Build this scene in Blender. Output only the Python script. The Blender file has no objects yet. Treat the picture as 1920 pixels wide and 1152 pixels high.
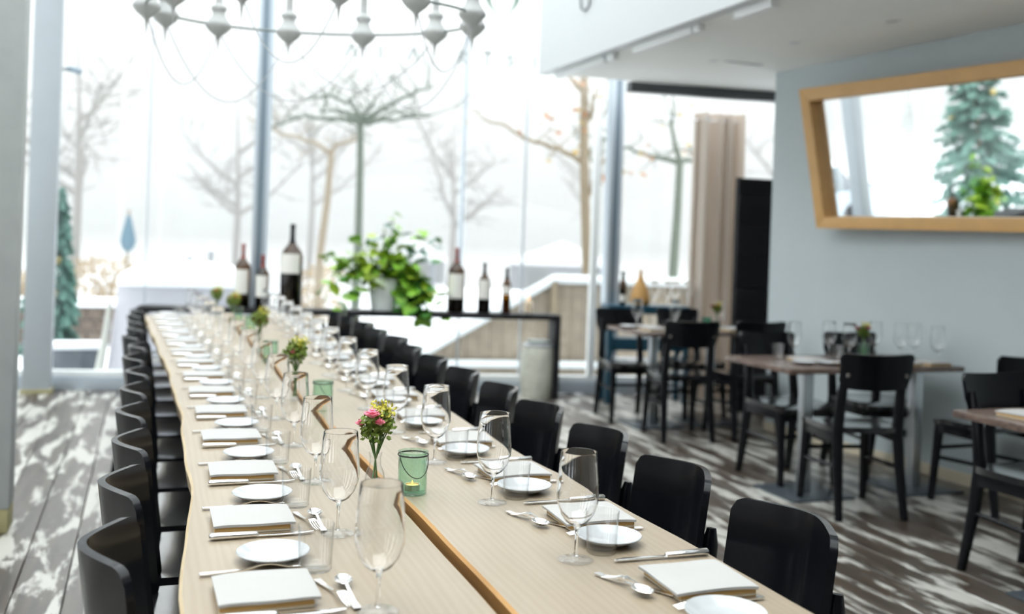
import bpy, bmesh, math, random
from mathutils import Vector, Matrix
random.seed(11)
R = math.radians
SC = bpy.context.scene
COL = SC.collection

# ------------------------------------------------------------------ camera, sky, exposure
YAW = R(-20.1); ROLL = math.atan(.034)
fw = Vector((-math.sin(YAW), math.cos(YAW), 0)); rt = Vector((math.cos(YAW), math.sin(YAW), 0)); up = Vector((0, 0, 1))
cx = rt*math.cos(ROLL)+up*math.sin(ROLL); cy = up*math.cos(ROLL)-rt*math.sin(ROLL)
cam = bpy.data.cameras.new('camera'); camo = bpy.data.objects.new('camera', cam); COL.objects.link(camo)
m3 = Matrix((cx, cy, -fw)).transposed()
camo.matrix_world = Matrix.Translation((0, 0, 1.40)) @ m3.to_4x4()
cam.sensor_width = 36; cam.lens = 1867/1920*36; cam.shift_y = -121/1920
cam.clip_end = 400
cam.dof.use_dof = True; cam.dof.focus_distance = 2.35; cam.dof.aperture_fstop = 2.0
SC.camera = camo
w = bpy.data.worlds.new('sky'); SC.world = w; w.use_nodes = True
bgn = w.node_tree.nodes['Background']
# overcast sky: zenith three times as bright as the horizon
_n, _l = w.node_tree.nodes, w.node_tree.links
_tc = _n.new('ShaderNodeTexCoord'); _sx = _n.new('ShaderNodeSeparateXYZ'); _l.new(_tc.outputs['Generated'], _sx.inputs[0])
_mr = _n.new('ShaderNodeMapRange'); _mr.inputs['From Min'].default_value = 0; _mr.inputs['From Max'].default_value = 1
_mr.inputs['To Min'].default_value = 1.5; _mr.inputs['To Max'].default_value = 4.4
_l.new(_sx.outputs['Z'], _mr.inputs['Value']); _l.new(_mr.outputs['Result'], bgn.inputs[1])
bgn.inputs[0].default_value = (.955, .98, 1.0, 1)
SC.view_settings.view_transform = 'Standard'; SC.view_settings.look = 'None'
SC.view_settings.gamma = 1; SC.view_settings.use_curve_mapping = False
SC.view_settings.exposure = .48
SC.cycles.transparent_max_bounces = 64
SC.cycles.max_bounces = 32; SC.cycles.transmission_bounces = 32; SC.cycles.glossy_bounces = 8; SC.cycles.diffuse_bounces = 5; SC.cycles.volume_bounces = 0

# ------------------------------------------------------------------ materials
def nodes(m):
    m.use_nodes = True
    return m.node_tree, m.node_tree.nodes, m.node_tree.links
def mat(name, c, rough=.5, metal=0., spec=.5, coat=0., noise=0., nscale=20., bump=0., sheen=0.):
    m = bpy.data.materials.new(name); t, n, l = nodes(m); b = n['Principled BSDF']
    b.inputs['Base Color'].default_value = (*c, 1); b.inputs['Roughness'].default_value = rough
    b.inputs['Metallic'].default_value = metal; b.inputs['Specular IOR Level'].default_value = spec
    b.inputs['Coat Weight'].default_value = coat; b.inputs['Coat Roughness'].default_value = .12
    if sheen: b.inputs['Sheen Weight'].default_value = sheen
    if noise or bump:
        tc = n.new('ShaderNodeTexCoord'); nz = n.new('ShaderNodeTexNoise'); nz.inputs['Scale'].default_value = nscale
        nz.inputs['Detail'].default_value = 5
        l.new(tc.outputs['Object'], nz.inputs['Vector'])
        if noise:
            mx = n.new('ShaderNodeMix'); mx.data_type = 'RGBA'
            mx.inputs['A'].default_value = (*[v*(1-noise) for v in c], 1); mx.inputs['B'].default_value = (*[min(1, v*(1+noise)) for v in c], 1)
            l.new(nz.outputs[0], mx.inputs['Factor']); l.new(mx.outputs['Result'], b.inputs['Base Color'])
        if bump:
            bp = n.new('ShaderNodeBump'); bp.inputs['Strength'].default_value = bump; bp.inputs['Distance'].default_value = .01
            l.new(nz.outputs[0], bp.inputs['Height']); l.new(bp.outputs[0], b.inputs['Normal'])
    return m
def glass(name, tint=(1, 1, 1), edge=(.62, .65, .65), gloss=1.0, blend=.3, tex=False):
    """thin clear wall: what lies behind shows through, Fresnel reflection on top, darker where the wall is seen edge-on"""
    m = bpy.data.materials.new(name); t, n, l = nodes(m); n.remove(n['Principled BSDF'])
    tr = n.new('ShaderNodeBsdfTransparent'); gl = n.new('ShaderNodeBsdfGlossy'); gl.inputs['Roughness'].default_value = .02
    lw = n.new('ShaderNodeLayerWeight'); lw.inputs['Blend'].default_value = blend
    cr = n.new('ShaderNodeMix'); cr.data_type = 'RGBA'; cr.inputs['A'].default_value = (*tint, 1); cr.inputs['B'].default_value = (*edge, 1)
    pw = n.new('ShaderNodeMath'); pw.operation = 'POWER'; pw.inputs[1].default_value = 2.6
    l.new(lw.outputs['Facing'], pw.inputs[0]); l.new(pw.outputs[0], cr.inputs['Factor']); l.new(cr.outputs['Result'], tr.inputs['Color'])
    fr = n.new('ShaderNodeLayerWeight'); fr.inputs['Blend'].default_value = .5     # Schlick reflection, the same from both sides of the wall
    p5 = n.new('ShaderNodeMath'); p5.operation = 'POWER'; p5.inputs[1].default_value = 5.0; l.new(fr.outputs['Facing'], p5.inputs[0])
    mu = n.new('ShaderNodeMath'); mu.operation = 'MULTIPLY_ADD'; mu.inputs[1].default_value = .7*gloss; mu.inputs[2].default_value = .05*gloss; l.new(p5.outputs[0], mu.inputs[0])
    mx = n.new('ShaderNodeMixShader'); l.new(mu.outputs[0], mx.inputs[0]); l.new(tr.outputs[0], mx.inputs[1]); l.new(gl.outputs[0], mx.inputs[2])
    if tex:
        tc = n.new('ShaderNodeTexCoord'); vz = n.new('ShaderNodeTexVoronoi'); vz.inputs['Scale'].default_value = 45
        bp = n.new('ShaderNodeBump'); bp.inputs['Strength'].default_value = .8; bp.inputs['Distance'].default_value = .004
        l.new(tc.outputs['Object'], vz.inputs['Vector']); l.new(vz.outputs['Distance'], bp.inputs['Height'])
        for q in (gl.inputs['Normal'], lw.inputs['Normal'], fr.inputs['Normal']): l.new(bp.outputs[0], q)
    l.new(mx.outputs[0], n['Material Output'].inputs[0])
    return m
def emis(name, c, s):
    m = bpy.data.materials.new(name); t, n, l = nodes(m); b = n['Principled BSDF']
    b.inputs['Base Color'].default_value = (*c, 1); b.inputs['Emission Color'].default_value = (*c, 1); b.inputs['Emission Strength'].default_value = s
    return m
def wood(name, c1, c2, rough=.4, scale=(14, 1.2, 14), wave=0., coat=0., spec=.5):
    """grain running along world Y"""
    m = bpy.data.materials.new(name); t, n, l = nodes(m); b = n['Principled BSDF']
    b.inputs['Roughness'].default_value = rough; b.inputs['Coat Weight'].default_value = coat; b.inputs['Coat Roughness'].default_value = .2
    b.inputs['Specular IOR Level'].default_value = spec
    g = n.new('ShaderNodeNewGeometry'); mp = n.new('ShaderNodeMapping'); mp.inputs['Scale'].default_value = scale
    l.new(g.outputs['Position'], mp.inputs['Vector'])
    nz = n.new('ShaderNodeTexNoise'); nz.inputs['Scale'].default_value = 1; nz.inputs['Detail'].default_value = 6; nz.inputs['Distortion'].default_value = .6
    l.new(mp.outputs[0], nz.inputs['Vector'])
    out = nz.outputs[0]
    if wave:
        wv = n.new('ShaderNodeTexWave'); wv.inputs['Scale'].default_value = 1.9; wv.inputs['Distortion'].default_value = 9; wv.inputs['Detail'].default_value = 3
        l.new(mp.outputs[0], wv.inputs['Vector'])
        mm = n.new('ShaderNodeMix'); mm.inputs['Factor'].default_value = wave; l.new(nz.outputs[0], mm.inputs['A']); l.new(wv.outputs['Fac'], mm.inputs['B']); out = mm.outputs['Result']
    cr = n.new('ShaderNodeValToRGB'); cr.color_ramp.elements[0].position = .3; cr.color_ramp.elements[1].position = .7
    cr.color_ramp.elements[0].color = (*c1, 1); cr.color_ramp.elements[1].color = (*c2, 1)
    l.new(out, cr.inputs[0]); l.new(cr.outputs[0], b.inputs['Base Color'])
    bp = n.new('ShaderNodeBump'); bp.inputs['Strength'].default_value = .08; bp.inputs['Distance'].default_value = .004
    l.new(out, bp.inputs['Height']); l.new(bp.outputs[0], b.inputs['Normal'])
    return m

M = {}
M['oak'] = wood('oak', (.26, .205, .142), (.305, .25, .182), .36, (9, .75, 9), .2)
M['oak_edge'] = wood('oak_edge', (.33, .17, .055), (.48, .27, .09), .5, (10, 3, 30))
M['oak_live'] = wood('oak_live', (.46, .36, .22), (.60, .49, .33), .55, (10, 6, 30))
M['frame_oak'] = mat('frame_oak', (.62, .36, .13), .42, noise=.14, nscale=7)
M['dark_oak'] = wood('dark_oak', (.075, .05, .04), (.17, .12, .10), .26, (20, 8, 20), .2, spec=.6)
M['black'] = mat('black_lacquer', (.003, .0035, .0052), .22, spec=.26)
M['black_seat'] = mat('black_seat_lacquer', (.009, .009, .011), .20, coat=1.0)
M['black_matt'] = mat('black_matt', (.006, .006, .008), .6, spec=.3)
M['black_metal'] = mat('black_metal', (.012, .013, .015), .4)
M['steel'] = mat('brushed_steel', (.62, .64, .66), .3, metal=1)
M['silver'] = mat('silver_cutlery', (.83, .82, .80), .17, metal=1)
M['plate_steel'] = mat('dark_base_steel', (.10, .12, .14), .28, metal=.6)
M['porcelain'] = mat('white_porcelain', (.43, .445, .455), .18, coat=.4)
M['linen'] = mat('white_linen', (.395, .388, .375), .85, bump=.1, nscale=300)
M['kraft'] = mat('tan_inner_fold', (.50, .31, .11), .8)
M['cream'] = mat('cream_fold', (.46, .40, .30), .8)
M['glass'] = glass('clear_glass')
M['solid_glass'] = mat('solid_glass', (1, 1, 1), .0); M['solid_glass'].node_tree.nodes['Principled BSDF'].inputs['Transmission Weight'].default_value = 1; M['solid_glass'].node_tree.nodes['Principled BSDF'].inputs['IOR'].default_value = 1.46
M['pane'] = glass('window_glass', (.97, .985, .98), (.8, .86, .85), .8)
M['lantern'] = glass('green_glass', (.83, .94, .87), (.52, .74, .62), 1.0, .4, True)
M['teal_glass'] = glass('teal_glass', (.55, .88, .80), (.2, .6, .5), 1.0, .4, True)
M['bottle'] = glass('bottle_glass', (.27, .16, .022), (.02, .03, .014), 1.0, .45)
M['wine'] = mat('dark_wine', (.004, .003, .003), .15)
M['amber_wine'] = mat('amber_wine', (.30, .13, .02), .2)
M['label'] = mat('paper_label', (.74, .73, .68), .7, noise=.05, nscale=60)
M['capsule_black'] = mat('capsule_black', (.006, .008, .008), .55, spec=.25)
M['capsule_red'] = mat('capsule_red', (.22, .03, .02), .35)
M['wall'] = mat('blue_grey_paint', (.48, .535, .55), .75, noise=.03, nscale=6)
M['ceiling'] = mat('white_ceiling_paint', (.86, .865, .84), .85, noise=.02, nscale=5)
M['roof_in'] = mat('grey_roof_lining', (.34, .35, .35), .9)
M['white'] = mat('white_paint', (.86, .875, .88), .6)
M['gloss_white'] = mat('white_gloss_panel', (.55, .57, .58), .5)
M['base_cream'] = mat('pale_skirting', (.62, .55, .42), .5)
M['pier'] = mat('dark_concrete', (.26, .275, .27), .9, noise=.1, nscale=6)
M['concrete'] = mat('concrete', (.35, .37, .36), .85, noise=.12, nscale=9, bump=.3)
M['steel_paint'] = mat('grey_blue_steel_paint', (.39, .425, .455), .4, noise=.05, nscale=4)
M['mullion'] = mat('mullion_grey', (.22, .28, .33), .35, metal=.3)
M['mullion_light'] = mat('mullion_light', (.50, .56, .62), .35, metal=.3)
M['mullion_white'] = mat('white_frame', (.78, .80, .80), .5)
M['header'] = mat('dark_header', (.085, .095, .105), .5)
M['chandelier'] = mat('chandelier_white', (.60, .61, .60), .55)
def translucent_mix(m, k, c):
    t, n, l = nodes(m); tr = n.new('ShaderNodeBsdfTranslucent'); tr.inputs['Color'].default_value = (*c, 1)
    mx = n.new('ShaderNodeMixShader'); mx.inputs[0].default_value = k; l.new(n['Principled BSDF'].outputs[0], mx.inputs[1]); l.new(tr.outputs[0], mx.inputs[2]); l.new(mx.outputs[0], n['Material Output'].inputs[0])
translucent_mix(M['chandelier'], .4, (.62, .63, .62))
M['cord'] = mat('cord_white', (.38, .39, .40), .5)
M['rod'] = mat('rod_green_grey', (.20, .235, .22), .4)
M['snow'] = mat('snow', (.90, .92, .95), .9, bump=.3, nscale=3)
M['hill'] = mat('frosted_hill', (.60, .62, .66), 1, noise=.25, nscale=.25)
M['bark'] = mat('green_grey_bark', (.095, .115, .09), .9, noise=.3, nscale=30)
M['bark_brown'] = mat('brown_bark', (.24, .19, .13), .9, noise=.3, nscale=25)
M['bark_pale'] = mat('frosted_bark', (.20, .185, .17), .95)
M['dead_leaf'] = mat('russet_leaf', (.42, .17, .07), .8)
M['dead_leaf_y'] = mat('ochre_leaf', (.50, .34, .10), .8)
M['needle'] = mat('conifer_green', (.13, .25, .21), .8, noise=.4, nscale=8)
M['bauble_y'] = mat('gold_bauble', (.75, .55, .18), .3)
M['bauble_w'] = mat('white_bauble', (.85, .86, .85), .3)
M['leaf'] = mat('fresh_leaf', (.19, .40, .03), .5, noise=.3, nscale=9)
M['leaf_d'] = mat('deep_leaf', (.06, .21, .035), .5, noise=.3, nscale=9)
M['leaf_y'] = mat('lime_leaf', (.30, .44, .03), .5, noise=.25, nscale=9)
M['leaf_b'] = mat('blue_green_leaf', (.11, .21, .17), .55, noise=.25, nscale=9)
M['stem'] = mat('green_stem', (.07, .15, .03), .6)
M['pot'] = mat('pale_glazed_pot', (.66, .70, .68), .4, noise=.06, nscale=8)
M['soil'] = mat('soil', (.03, .022, .016), .95)
M['pink'] = mat('pink_petal', (.80, .22, .32), .6, noise=.2, nscale=60)
M['red'] = mat('dark_red_petal', (.34, .012, .04), .6, noise=.2, nscale=60)
M['yellow'] = mat('yellow_green_floret', (.55, .50, .06), .7, noise=.3, nscale=60)
M['floret'] = mat('olive_green_sprig', (.13, .19, .02), .7, noise=.35, nscale=60)
M['curtain'] = mat('taupe_curtain', (.66, .60, .54), .9)
def _cloth(m, k):
    t, n, l = nodes(m); tr = n.new('ShaderNodeBsdfTranslucent'); tr.inputs['Color'].default_value = (.74, .66, .58, 1)
    mx = n.new('ShaderNodeMixShader'); mx.inputs[0].default_value = k; l.new(n['Principled BSDF'].outputs[0], mx.inputs[1]); l.new(tr.outputs[0], mx.inputs[2]); l.new(mx.outputs[0], n['Material Output'].inputs[0])
_cloth(M['curtain'], .35)
M['stool'] = mat('pale_ceramic', (.50, .50, .43), .4)
M['teal'] = mat('petrol_blue_paint', (.008, .055, .09), .45)
M['tan_vase'] = mat('tan_wicker', (.50, .28, .09), .6, noise=.12, nscale=30)
M['cover'] = mat('grey_cover', (.52, .50, .55), .8, noise=.06, nscale=4)
M['board'] = mat('weathered_board', (.26, .215, .165), .9, noise=.35, nscale=6)
M['rail'] = mat('white_handrail', (.62, .65, .66), .5)
M['stone'] = mat('dark_stone', (.10, .11, .125), .9, noise=.3, nscale=8)
M['canvas'] = mat('blue_canvas', (.045, .13, .19), .8)
M['ochre'] = mat('ochre_shrub', (.36, .25, .12), .95, noise=.4, nscale=5)
M['brown_wall'] = mat('brown_rubble', (.13, .10, .08), .95, noise=.5, nscale=4)
M['shed'] = mat('grey_shed', (.18, .20, .23), .8)
M['wax'] = mat('wax', (.75, .6, .42), .5)
M['flame'] = emis('flame', (1, .5, .16), 1.6)
M['candle_glow'] = emis('lit_candle_wax', (1.0, .48, .18), .55)
M['letter'] = mat('pale_green_lettering', (.13, .22, .17), .6)
M['letter_faint'] = mat('frosted_lettering', (.42, .46, .455), .6)
M['rubber'] = mat('rubber', (.02, .02, .02), .8)
M['mirror'] = mat('mirror_silver', (.93, .95, .95), .015, metal=1)
M['brass'] = mat('bolt_metal', (.35, .33, .30), .35, metal=1)

def floor_material():
    m = bpy.data.materials.new('worn_plank'); t, n, l = nodes(m); b = n['Principled BSDF']
    g = n.new('ShaderNodeNewGeometry'); oi = n.new('ShaderNodeObjectInfo')
    mp = n.new('ShaderNodeMapping'); mp.inputs['Scale'].default_value = (26, 2.4, 1); l.new(g.outputs['Position'], mp.inputs['Vector'])
    gr = n.new('ShaderNodeTexNoise'); gr.inputs['Scale'].default_value = 1; gr.inputs['Detail'].default_value = 6; l.new(mp.outputs[0], gr.inputs['Vector'])
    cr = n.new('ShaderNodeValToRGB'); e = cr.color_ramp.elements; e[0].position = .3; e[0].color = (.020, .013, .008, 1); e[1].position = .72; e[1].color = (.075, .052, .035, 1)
    l.new(gr.outputs[0], cr.inputs[0])
    mp2 = n.new('ShaderNodeMapping'); mp2.inputs['Scale'].default_value = (9.0, 1.7, 1); l.new(g.outputs['Position'], mp2.inputs['Vector'])
    ad = n.new('ShaderNodeVectorMath'); ad.operation = 'ADD'
    sc_ = n.new('ShaderNodeVectorMath'); sc_.operation = 'SCALE'; sc_.inputs[0].default_value = (.9, .5, 0); l.new(oi.outputs['Random'], sc_.inputs['Scale'])
    l.new(mp2.outputs[0], ad.inputs[0]); l.new(sc_.outputs[0], ad.inputs[1])
    pz = n.new('ShaderNodeTexNoise'); pz.inputs['Scale'].default_value = 1; pz.inputs['Detail'].default_value = 7; pz.inputs['Roughness'].default_value = .62; pz.inputs['Distortion'].default_value = .35
    l.new(ad.outputs[0], pz.inputs['Vector'])
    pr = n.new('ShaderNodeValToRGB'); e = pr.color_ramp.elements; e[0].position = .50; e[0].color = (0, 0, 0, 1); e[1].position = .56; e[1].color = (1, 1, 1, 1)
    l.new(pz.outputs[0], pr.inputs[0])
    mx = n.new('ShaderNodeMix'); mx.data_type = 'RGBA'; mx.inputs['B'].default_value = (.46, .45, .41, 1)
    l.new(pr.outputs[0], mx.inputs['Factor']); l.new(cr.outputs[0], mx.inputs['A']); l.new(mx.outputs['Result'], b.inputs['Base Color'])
    b.inputs['Roughness'].default_value = .36; b.inputs['Specular IOR Level'].default_value = .7; b.inputs['Coat Weight'].default_value = .45; b.inputs['Coat Roughness'].default_value = .3
    bp = n.new('ShaderNodeBump'); bp.inputs['Strength'].default_value = .12; bp.inputs['Distance'].default_value = .004
    l.new(gr.outputs[0], bp.inputs['Height']); l.new(bp.outputs[0], b.inputs['Normal'])
    return m
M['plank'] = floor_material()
def stool_material():
    m = M['stool']; t, n, l = nodes(m); b = n['Principled BSDF']
    tc = n.new('ShaderNodeTexCoord'); vz = n.new('ShaderNodeTexVoronoi'); vz.inputs['Scale'].default_value = 26
    bp = n.new('ShaderNodeBump'); bp.inputs['Strength'].default_value = .9; bp.inputs['Distance'].default_value = .01; bp.invert = True
    l.new(tc.outputs['Object'], vz.inputs['Vector']); l.new(vz.outputs['Distance'], bp.inputs['Height']); l.new(bp.outputs[0], b.inputs['Normal'])
stool_material()

# ------------------------------------------------------------------ mesh building
class MB:
    def __init__(s): s.v = []; s.f = []
    def add(s, vs, fs, mx=None):
        o = len(s.v)
        s.v += [tuple(mx @ Vector(p)) if mx is not None else tuple(p) for p in vs]
        s.f += [tuple(i+o for i in f) for f in fs]; return s
    def box(s, x0, x1, y0, y1, z0, z1, mx=None):
        return s.add([(x0, y0, z0), (x1, y0, z0), (x1, y1, z0), (x0, y1, z0), (x0, y0, z1), (x1, y0, z1), (x1, y1, z1), (x0, y1, z1)],
                     [(0, 3, 2, 1), (4, 5, 6, 7), (0, 1, 5, 4), (1, 2, 6, 5), (2, 3, 7, 6), (3, 0, 4, 7)], mx)
    def prism(s, poly, z0, z1, mx=None):
        n = len(poly)
        return s.add([(x, y, z0) for x, y in poly]+[(x, y, z1) for x, y in poly],
                     [tuple(range(n-1, -1, -1)), tuple(range(n, 2*n))]+[(i, (i+1) % n, n+(i+1) % n, n+i) for i in range(n)], mx)
    def lathe(s, prof, seg=24, c=(0, 0, 0), mx=None):
        vs = []; fs = []; k = len(prof)
        for r, z in prof:
            for j in range(seg):
                a = 2*math.pi*j/seg; vs.append((c[0]+r*math.cos(a), c[1]+r*math.sin(a), c[2]+z))
        for i in range(k-1):
            for j in range(seg):
                a, b = i*seg+j, i*seg+(j+1) % seg; fs.append((a, b, b+seg, a+seg))
        return s.add(vs, fs, mx)
    def tube(s, pts, rad, seg=8, mx=None, flat=1.0):
        pts = [Vector(p) for p in pts]; n = len(pts)
        if not hasattr(rad, '__len__'): rad = [rad]*n
        vs = []; fs = []; ref = None
        for i, p in enumerate(pts):
            t = (pts[min(i+1, n-1)]-pts[max(i-1, 0)]).normalized()
            if ref is None: ref = Vector((0, 0, 1)) if abs(t.z) < .9 else Vector((1, 0, 0))
            u = (ref-t*ref.dot(t)).normalized(); v = t.cross(u); ref = u
            for j in range(seg):
                a = 2*math.pi*j/seg; vs.append(p+u*(rad[i]*math.cos(a)*flat)+v*(rad[i]*math.sin(a)))
        for i in range(n-1):
            for j in range(seg):
                a, b = i*seg+j, i*seg+(j+1) % seg; fs.append((a, b, b+seg, a+seg))
        fs.append(tuple(range(seg-1, -1, -1))); fs.append(tuple(range((n-1)*seg, n*seg)))
        return s.add(vs, fs, mx)
    def sheet(s, fn, nu, nv, th, mx=None):
        """solid bent panel: fn(u, v) gives its middle surface, u and v from 0 to 1"""
        A = []; B = []; e = 1e-3
        for i in range(nu+1):
            for j in range(nv+1):
                u, v = i/nu, j/nv; p = Vector(fn(u, v))
                du = Vector(fn(min(1, u+e), v))-Vector(fn(max(0, u-e), v)); dv = Vector(fn(u, min(1, v+e)))-Vector(fn(u, max(0, v-e)))
                nn = du.cross(dv); nn = nn.normalized() if nn.length > 1e-12 else Vector((0, 0, 1))
                A.append(p+nn*th/2); B.append(p-nn*th/2)
        N = len(A); q = nv+1; fs = []
        for i in range(nu):
            for j in range(nv):
                a, b, c, d = i*q+j, (i+1)*q+j, (i+1)*q+j+1, i*q+j+1
                fs += [(a, b, c, d), (a+N, d+N, c+N, b+N)]
        for i in range(nu):
            a, b = i*q, (i+1)*q; fs.append((a, a+N, b+N, b)); a, b = i*q+nv, (i+1)*q+nv; fs.append((a, b, b+N, a+N))
        for j in range(nv):
            a, b = j, j+1; fs.append((a, b, b+N, a+N)); a, b = nu*q+j, nu*q+j+1; fs.append((a, a+N, b+N, b))
        return s.add(A+B, fs, mx)
    def mesh(s, name, mt, smooth=40, bevel=0):
        me = bpy.data.meshes.new(name); me.from_pydata(s.v, [], s.f)
        if bevel:
            bm = bmesh.new(); bm.from_mesh(me)
            es = [e for e in bm.edges if len(e.link_faces) == 2 and e.calc_face_angle(0) > .6]
            bmesh.ops.bevel(bm, geom=es, offset=bevel, segments=2, affect='EDGES', profile=.6)
            bm.to_mesh(me); bm.free()
        me.materials.append(mt)
        if smooth:
            me.polygons.foreach_set('use_smooth', [True]*len(me.polygons)); me.set_sharp_from_angle(angle=R(smooth))
        me.update(); return me
    def build(s, name, mt, parent=None, smooth=40, bevel=0, loc=None, rz=0):
        return put(name, s.mesh(name, mt, smooth, bevel), parent, loc, rz)
def put(name, me, parent=None, loc=None, rz=0):
    o = bpy.data.objects.new(name, me); COL.objects.link(o)
    if parent: o.parent = parent
    if loc is not None: o.location = loc
    if rz: o.rotation_euler = (0, 0, rz)
    return o
def tag(o, label, cat, group=None):
    o['label'] = label; o['category'] = cat
    if group: o['group'] = group
    return o
def thing(name, label, cat, loc=(0, 0, 0), rz=0, group=None):
    o = put(name, None, None, loc, rz); tag(o, label, cat, group); return o
def struct(o): o['kind'] = 'structure'; return o
KIDS = {}
def kids(o): return [c for c in o.children]
def dup(o, loc=None, rz=None, label=None, parent=None):
    c = o.copy(); COL.objects.link(c)
    if parent: c.parent = parent
    if loc is not None: c.location = loc
    if rz is not None: c.rotation_euler = (0, 0, rz)
    if label: c['label'] = label
    for k in o.children: dup(k, parent=c)
    return c
ORD = ['first', 'second', 'third', 'fourth', 'fifth', 'sixth', 'seventh', 'eighth', 'ninth', 'tenth', 'eleventh', 'twelfth', 'thirteenth', 'fourteenth']
def nth(k, n): return ORD[k] if k < n-1 else 'last'

# ------------------------------------------------------------------ floor with its planks
FA = Vector((-.722, 9.418)); FE = Vector((.98404, -.17797)); FN = Vector((.17797, .98404))   # the slanted glass front: a point, along it, outwards
def front_y(x): return FA.y+(x-FA.x)*FE.y/FE.x
def F(s, off=0, z=0): p = FA+FE*s+FN*off; return Vector((p.x, p.y, z))
FRZ = math.atan2(FE.y, FE.x)
fl = struct(MB().prism([(-3.4, -4), (7.6, -4), (7.6, front_y(7.6)), (-3.4, front_y(-3.4))], -.20, -.022).build('floor', mat('floor_base', (.03, .026, .022), .7)))
PW = .185
x = -3.4; row = 0
while x < 7.6:
    y = -4+random.uniform(-2.5, 0); ye = min(front_y(x), front_y(x+PW))-.02
    while y < ye-.05:
        ln = random.choice((2.8, 3.3, 3.9)); y0, y1 = max(y, -4), min(y+ln, ye)
        if y1-y0 > .08:
            b = MB(); h = random.uniform(-.0012, .0006); g = .0022; c = .002
            vs = [(x+g, y0+g, -.02), (x+PW-g, y0+g, -.02), (x+PW-g, y1-g, -.02), (x+g, y1-g, -.02),
                  (x+g, y0+g, h-c), (x+PW-g, y0+g, h-c), (x+PW-g, y1-g, h-c), (x+g, y1-g, h-c),
                  (x+g+c, y0+g+c, h), (x+PW-g-c, y0+g+c, h), (x+PW-g-c, y1-g-c, h), (x+g+c, y1-g-c, h)]
            fs = [(8, 9, 10, 11)]+[(i, (i+1) % 4, 4+(i+1) % 4, 4+i) for i in range(4)]+[(4+i, 4+(i+1) % 4, 8+(i+1) % 4, 8+i) for i in range(4)]
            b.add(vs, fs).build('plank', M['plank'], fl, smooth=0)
        y += ln
    x += PW; row += 1

# ------------------------------------------------------------------ glass front (windows), columns
def fbox(s0, s1, o0, o1, z0, z1, b=None):
    """a box set along the glass front"""
    b = b or MB(); P = [F(s0, o0), F(s1, o0), F(s1, o1), F(s0, o1)]
    return b.prism([(p.x, p.y) for p in P], z0, z1)
ZT = 4.7
def window(n, s0, s1):
    wn = struct(put('window_%d' % n, None))
    fbox(s0, s1, .0, .012, .16, ZT).build('pane', M['pane'], wn, smooth=0)
    fbox(s0, s1, -.05, .07, .0, .115).build('bottom_rail', M['mullion_light'], wn, bevel=.006)
    fbox(s0, s1, -.03, .05, .115, .165).build('sill', M['mullion_white'], wn, bevel=.006)
    fbox(s0, s1, -.05, .07, ZT-.1, ZT).build('top_rail', M['mullion'], wn)
    return wn
S1, S2 = 1.69, 4.93
w0 = window(1, -2.68, -.24); w1 = window(2, -.03, S1-.05); w2 = window(3, S1+.05, S2-.05); w3 = window(4, S2+.05, 8.45)
# slim pale frame beside the right-hand mullion, pane joints in the middle window
fbox(S2-.20, S2-.135, -.03, .04, .165, 2.78).build('door_frame', M['mullion_white'], w2, bevel=.005)
fbox(3.49, 3.505, -.004, .016, .165, ZT-.1).build('pane_joint', M['mullion_light'], w2, smooth=0)
fbox(4.07, 4.085, -.004, .016, .165, ZT-.1).build('pane_joint', M['mullion_light'], w2, smooth=0)
fbox(.72, .73, -.004, .016, .165, ZT-.1).build('pane_joint', M['mullion_light'], w1, smooth=0)
def mullion(s, wd):
    o = struct(put('trim_1', None))
    fbox(s-wd*.5, s-wd*.2, -.09, .10, 0, ZT).build('mullion_edge', M['mullion_light'], o, bevel=.004)
    fbox(s-wd*.2, s+wd*.22, -.075, .085, 0, ZT).build('mullion_web', M['mullion'], o, bevel=.004)
    fbox(s+wd*.22, s+wd*.5, -.09, .10, 0, ZT).build('mullion_edge', M['mullion_light'], o, bevel=.004)
mullion(S1, .13); mullion(S2, .125)
# steel column standing before the corner of the glass front
sc = struct(put('column', None))
MB().box(-.945, -.725, 9.17, 9.32, 0, ZT).build('shaft', M['steel_paint'], sc, bevel=.006)
MB().box(-.955, -.715, 9.16, 9.33, 0, .035).build('foot_plate', mat('stained_foot', (.36, .33, .18), .6), sc, bevel=.004)
# concrete column close to the camera
cc = struct(put('column', None))
MB().box(-1.15, -.553, 5.02, 5.21, .11, 2.62).build('shaft', M['concrete'], cc, bevel=.006)
MB().box(-1.15, -.553, 5.02, 5.21, 2.632, ZT).build('upper_shaft', M['concrete'], cc, bevel=.006)
MB().box(-1.15, -.556, 5.023, 5.21, 0, .11).build('stained_foot', mat('stained_concrete', (.34, .31, .16), .85, noise=.2, nscale=12), cc, bevel=.004)
MB().box(-1.14, -.56, 5.03, 5.2, 2.62, 2.632).build('shadow_joint', mat('joint', (.12, .15, .14), .9), cc)
sw = thing('cable_outlet', 'small white cable outlet fixed to the edge of the concrete column', 'outlet', (-.545, 5.115, 2.63))
MB().box(-.008, .016, -.03, .03, -.07, .07).build('cover', M['white'], sw, bevel=.004)
MB().tube([(.016, 0, -.05), (.02, 0, -.02), (.016, 0, .05)], .004, 6).build('clip', M['steel'], sw)

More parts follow.
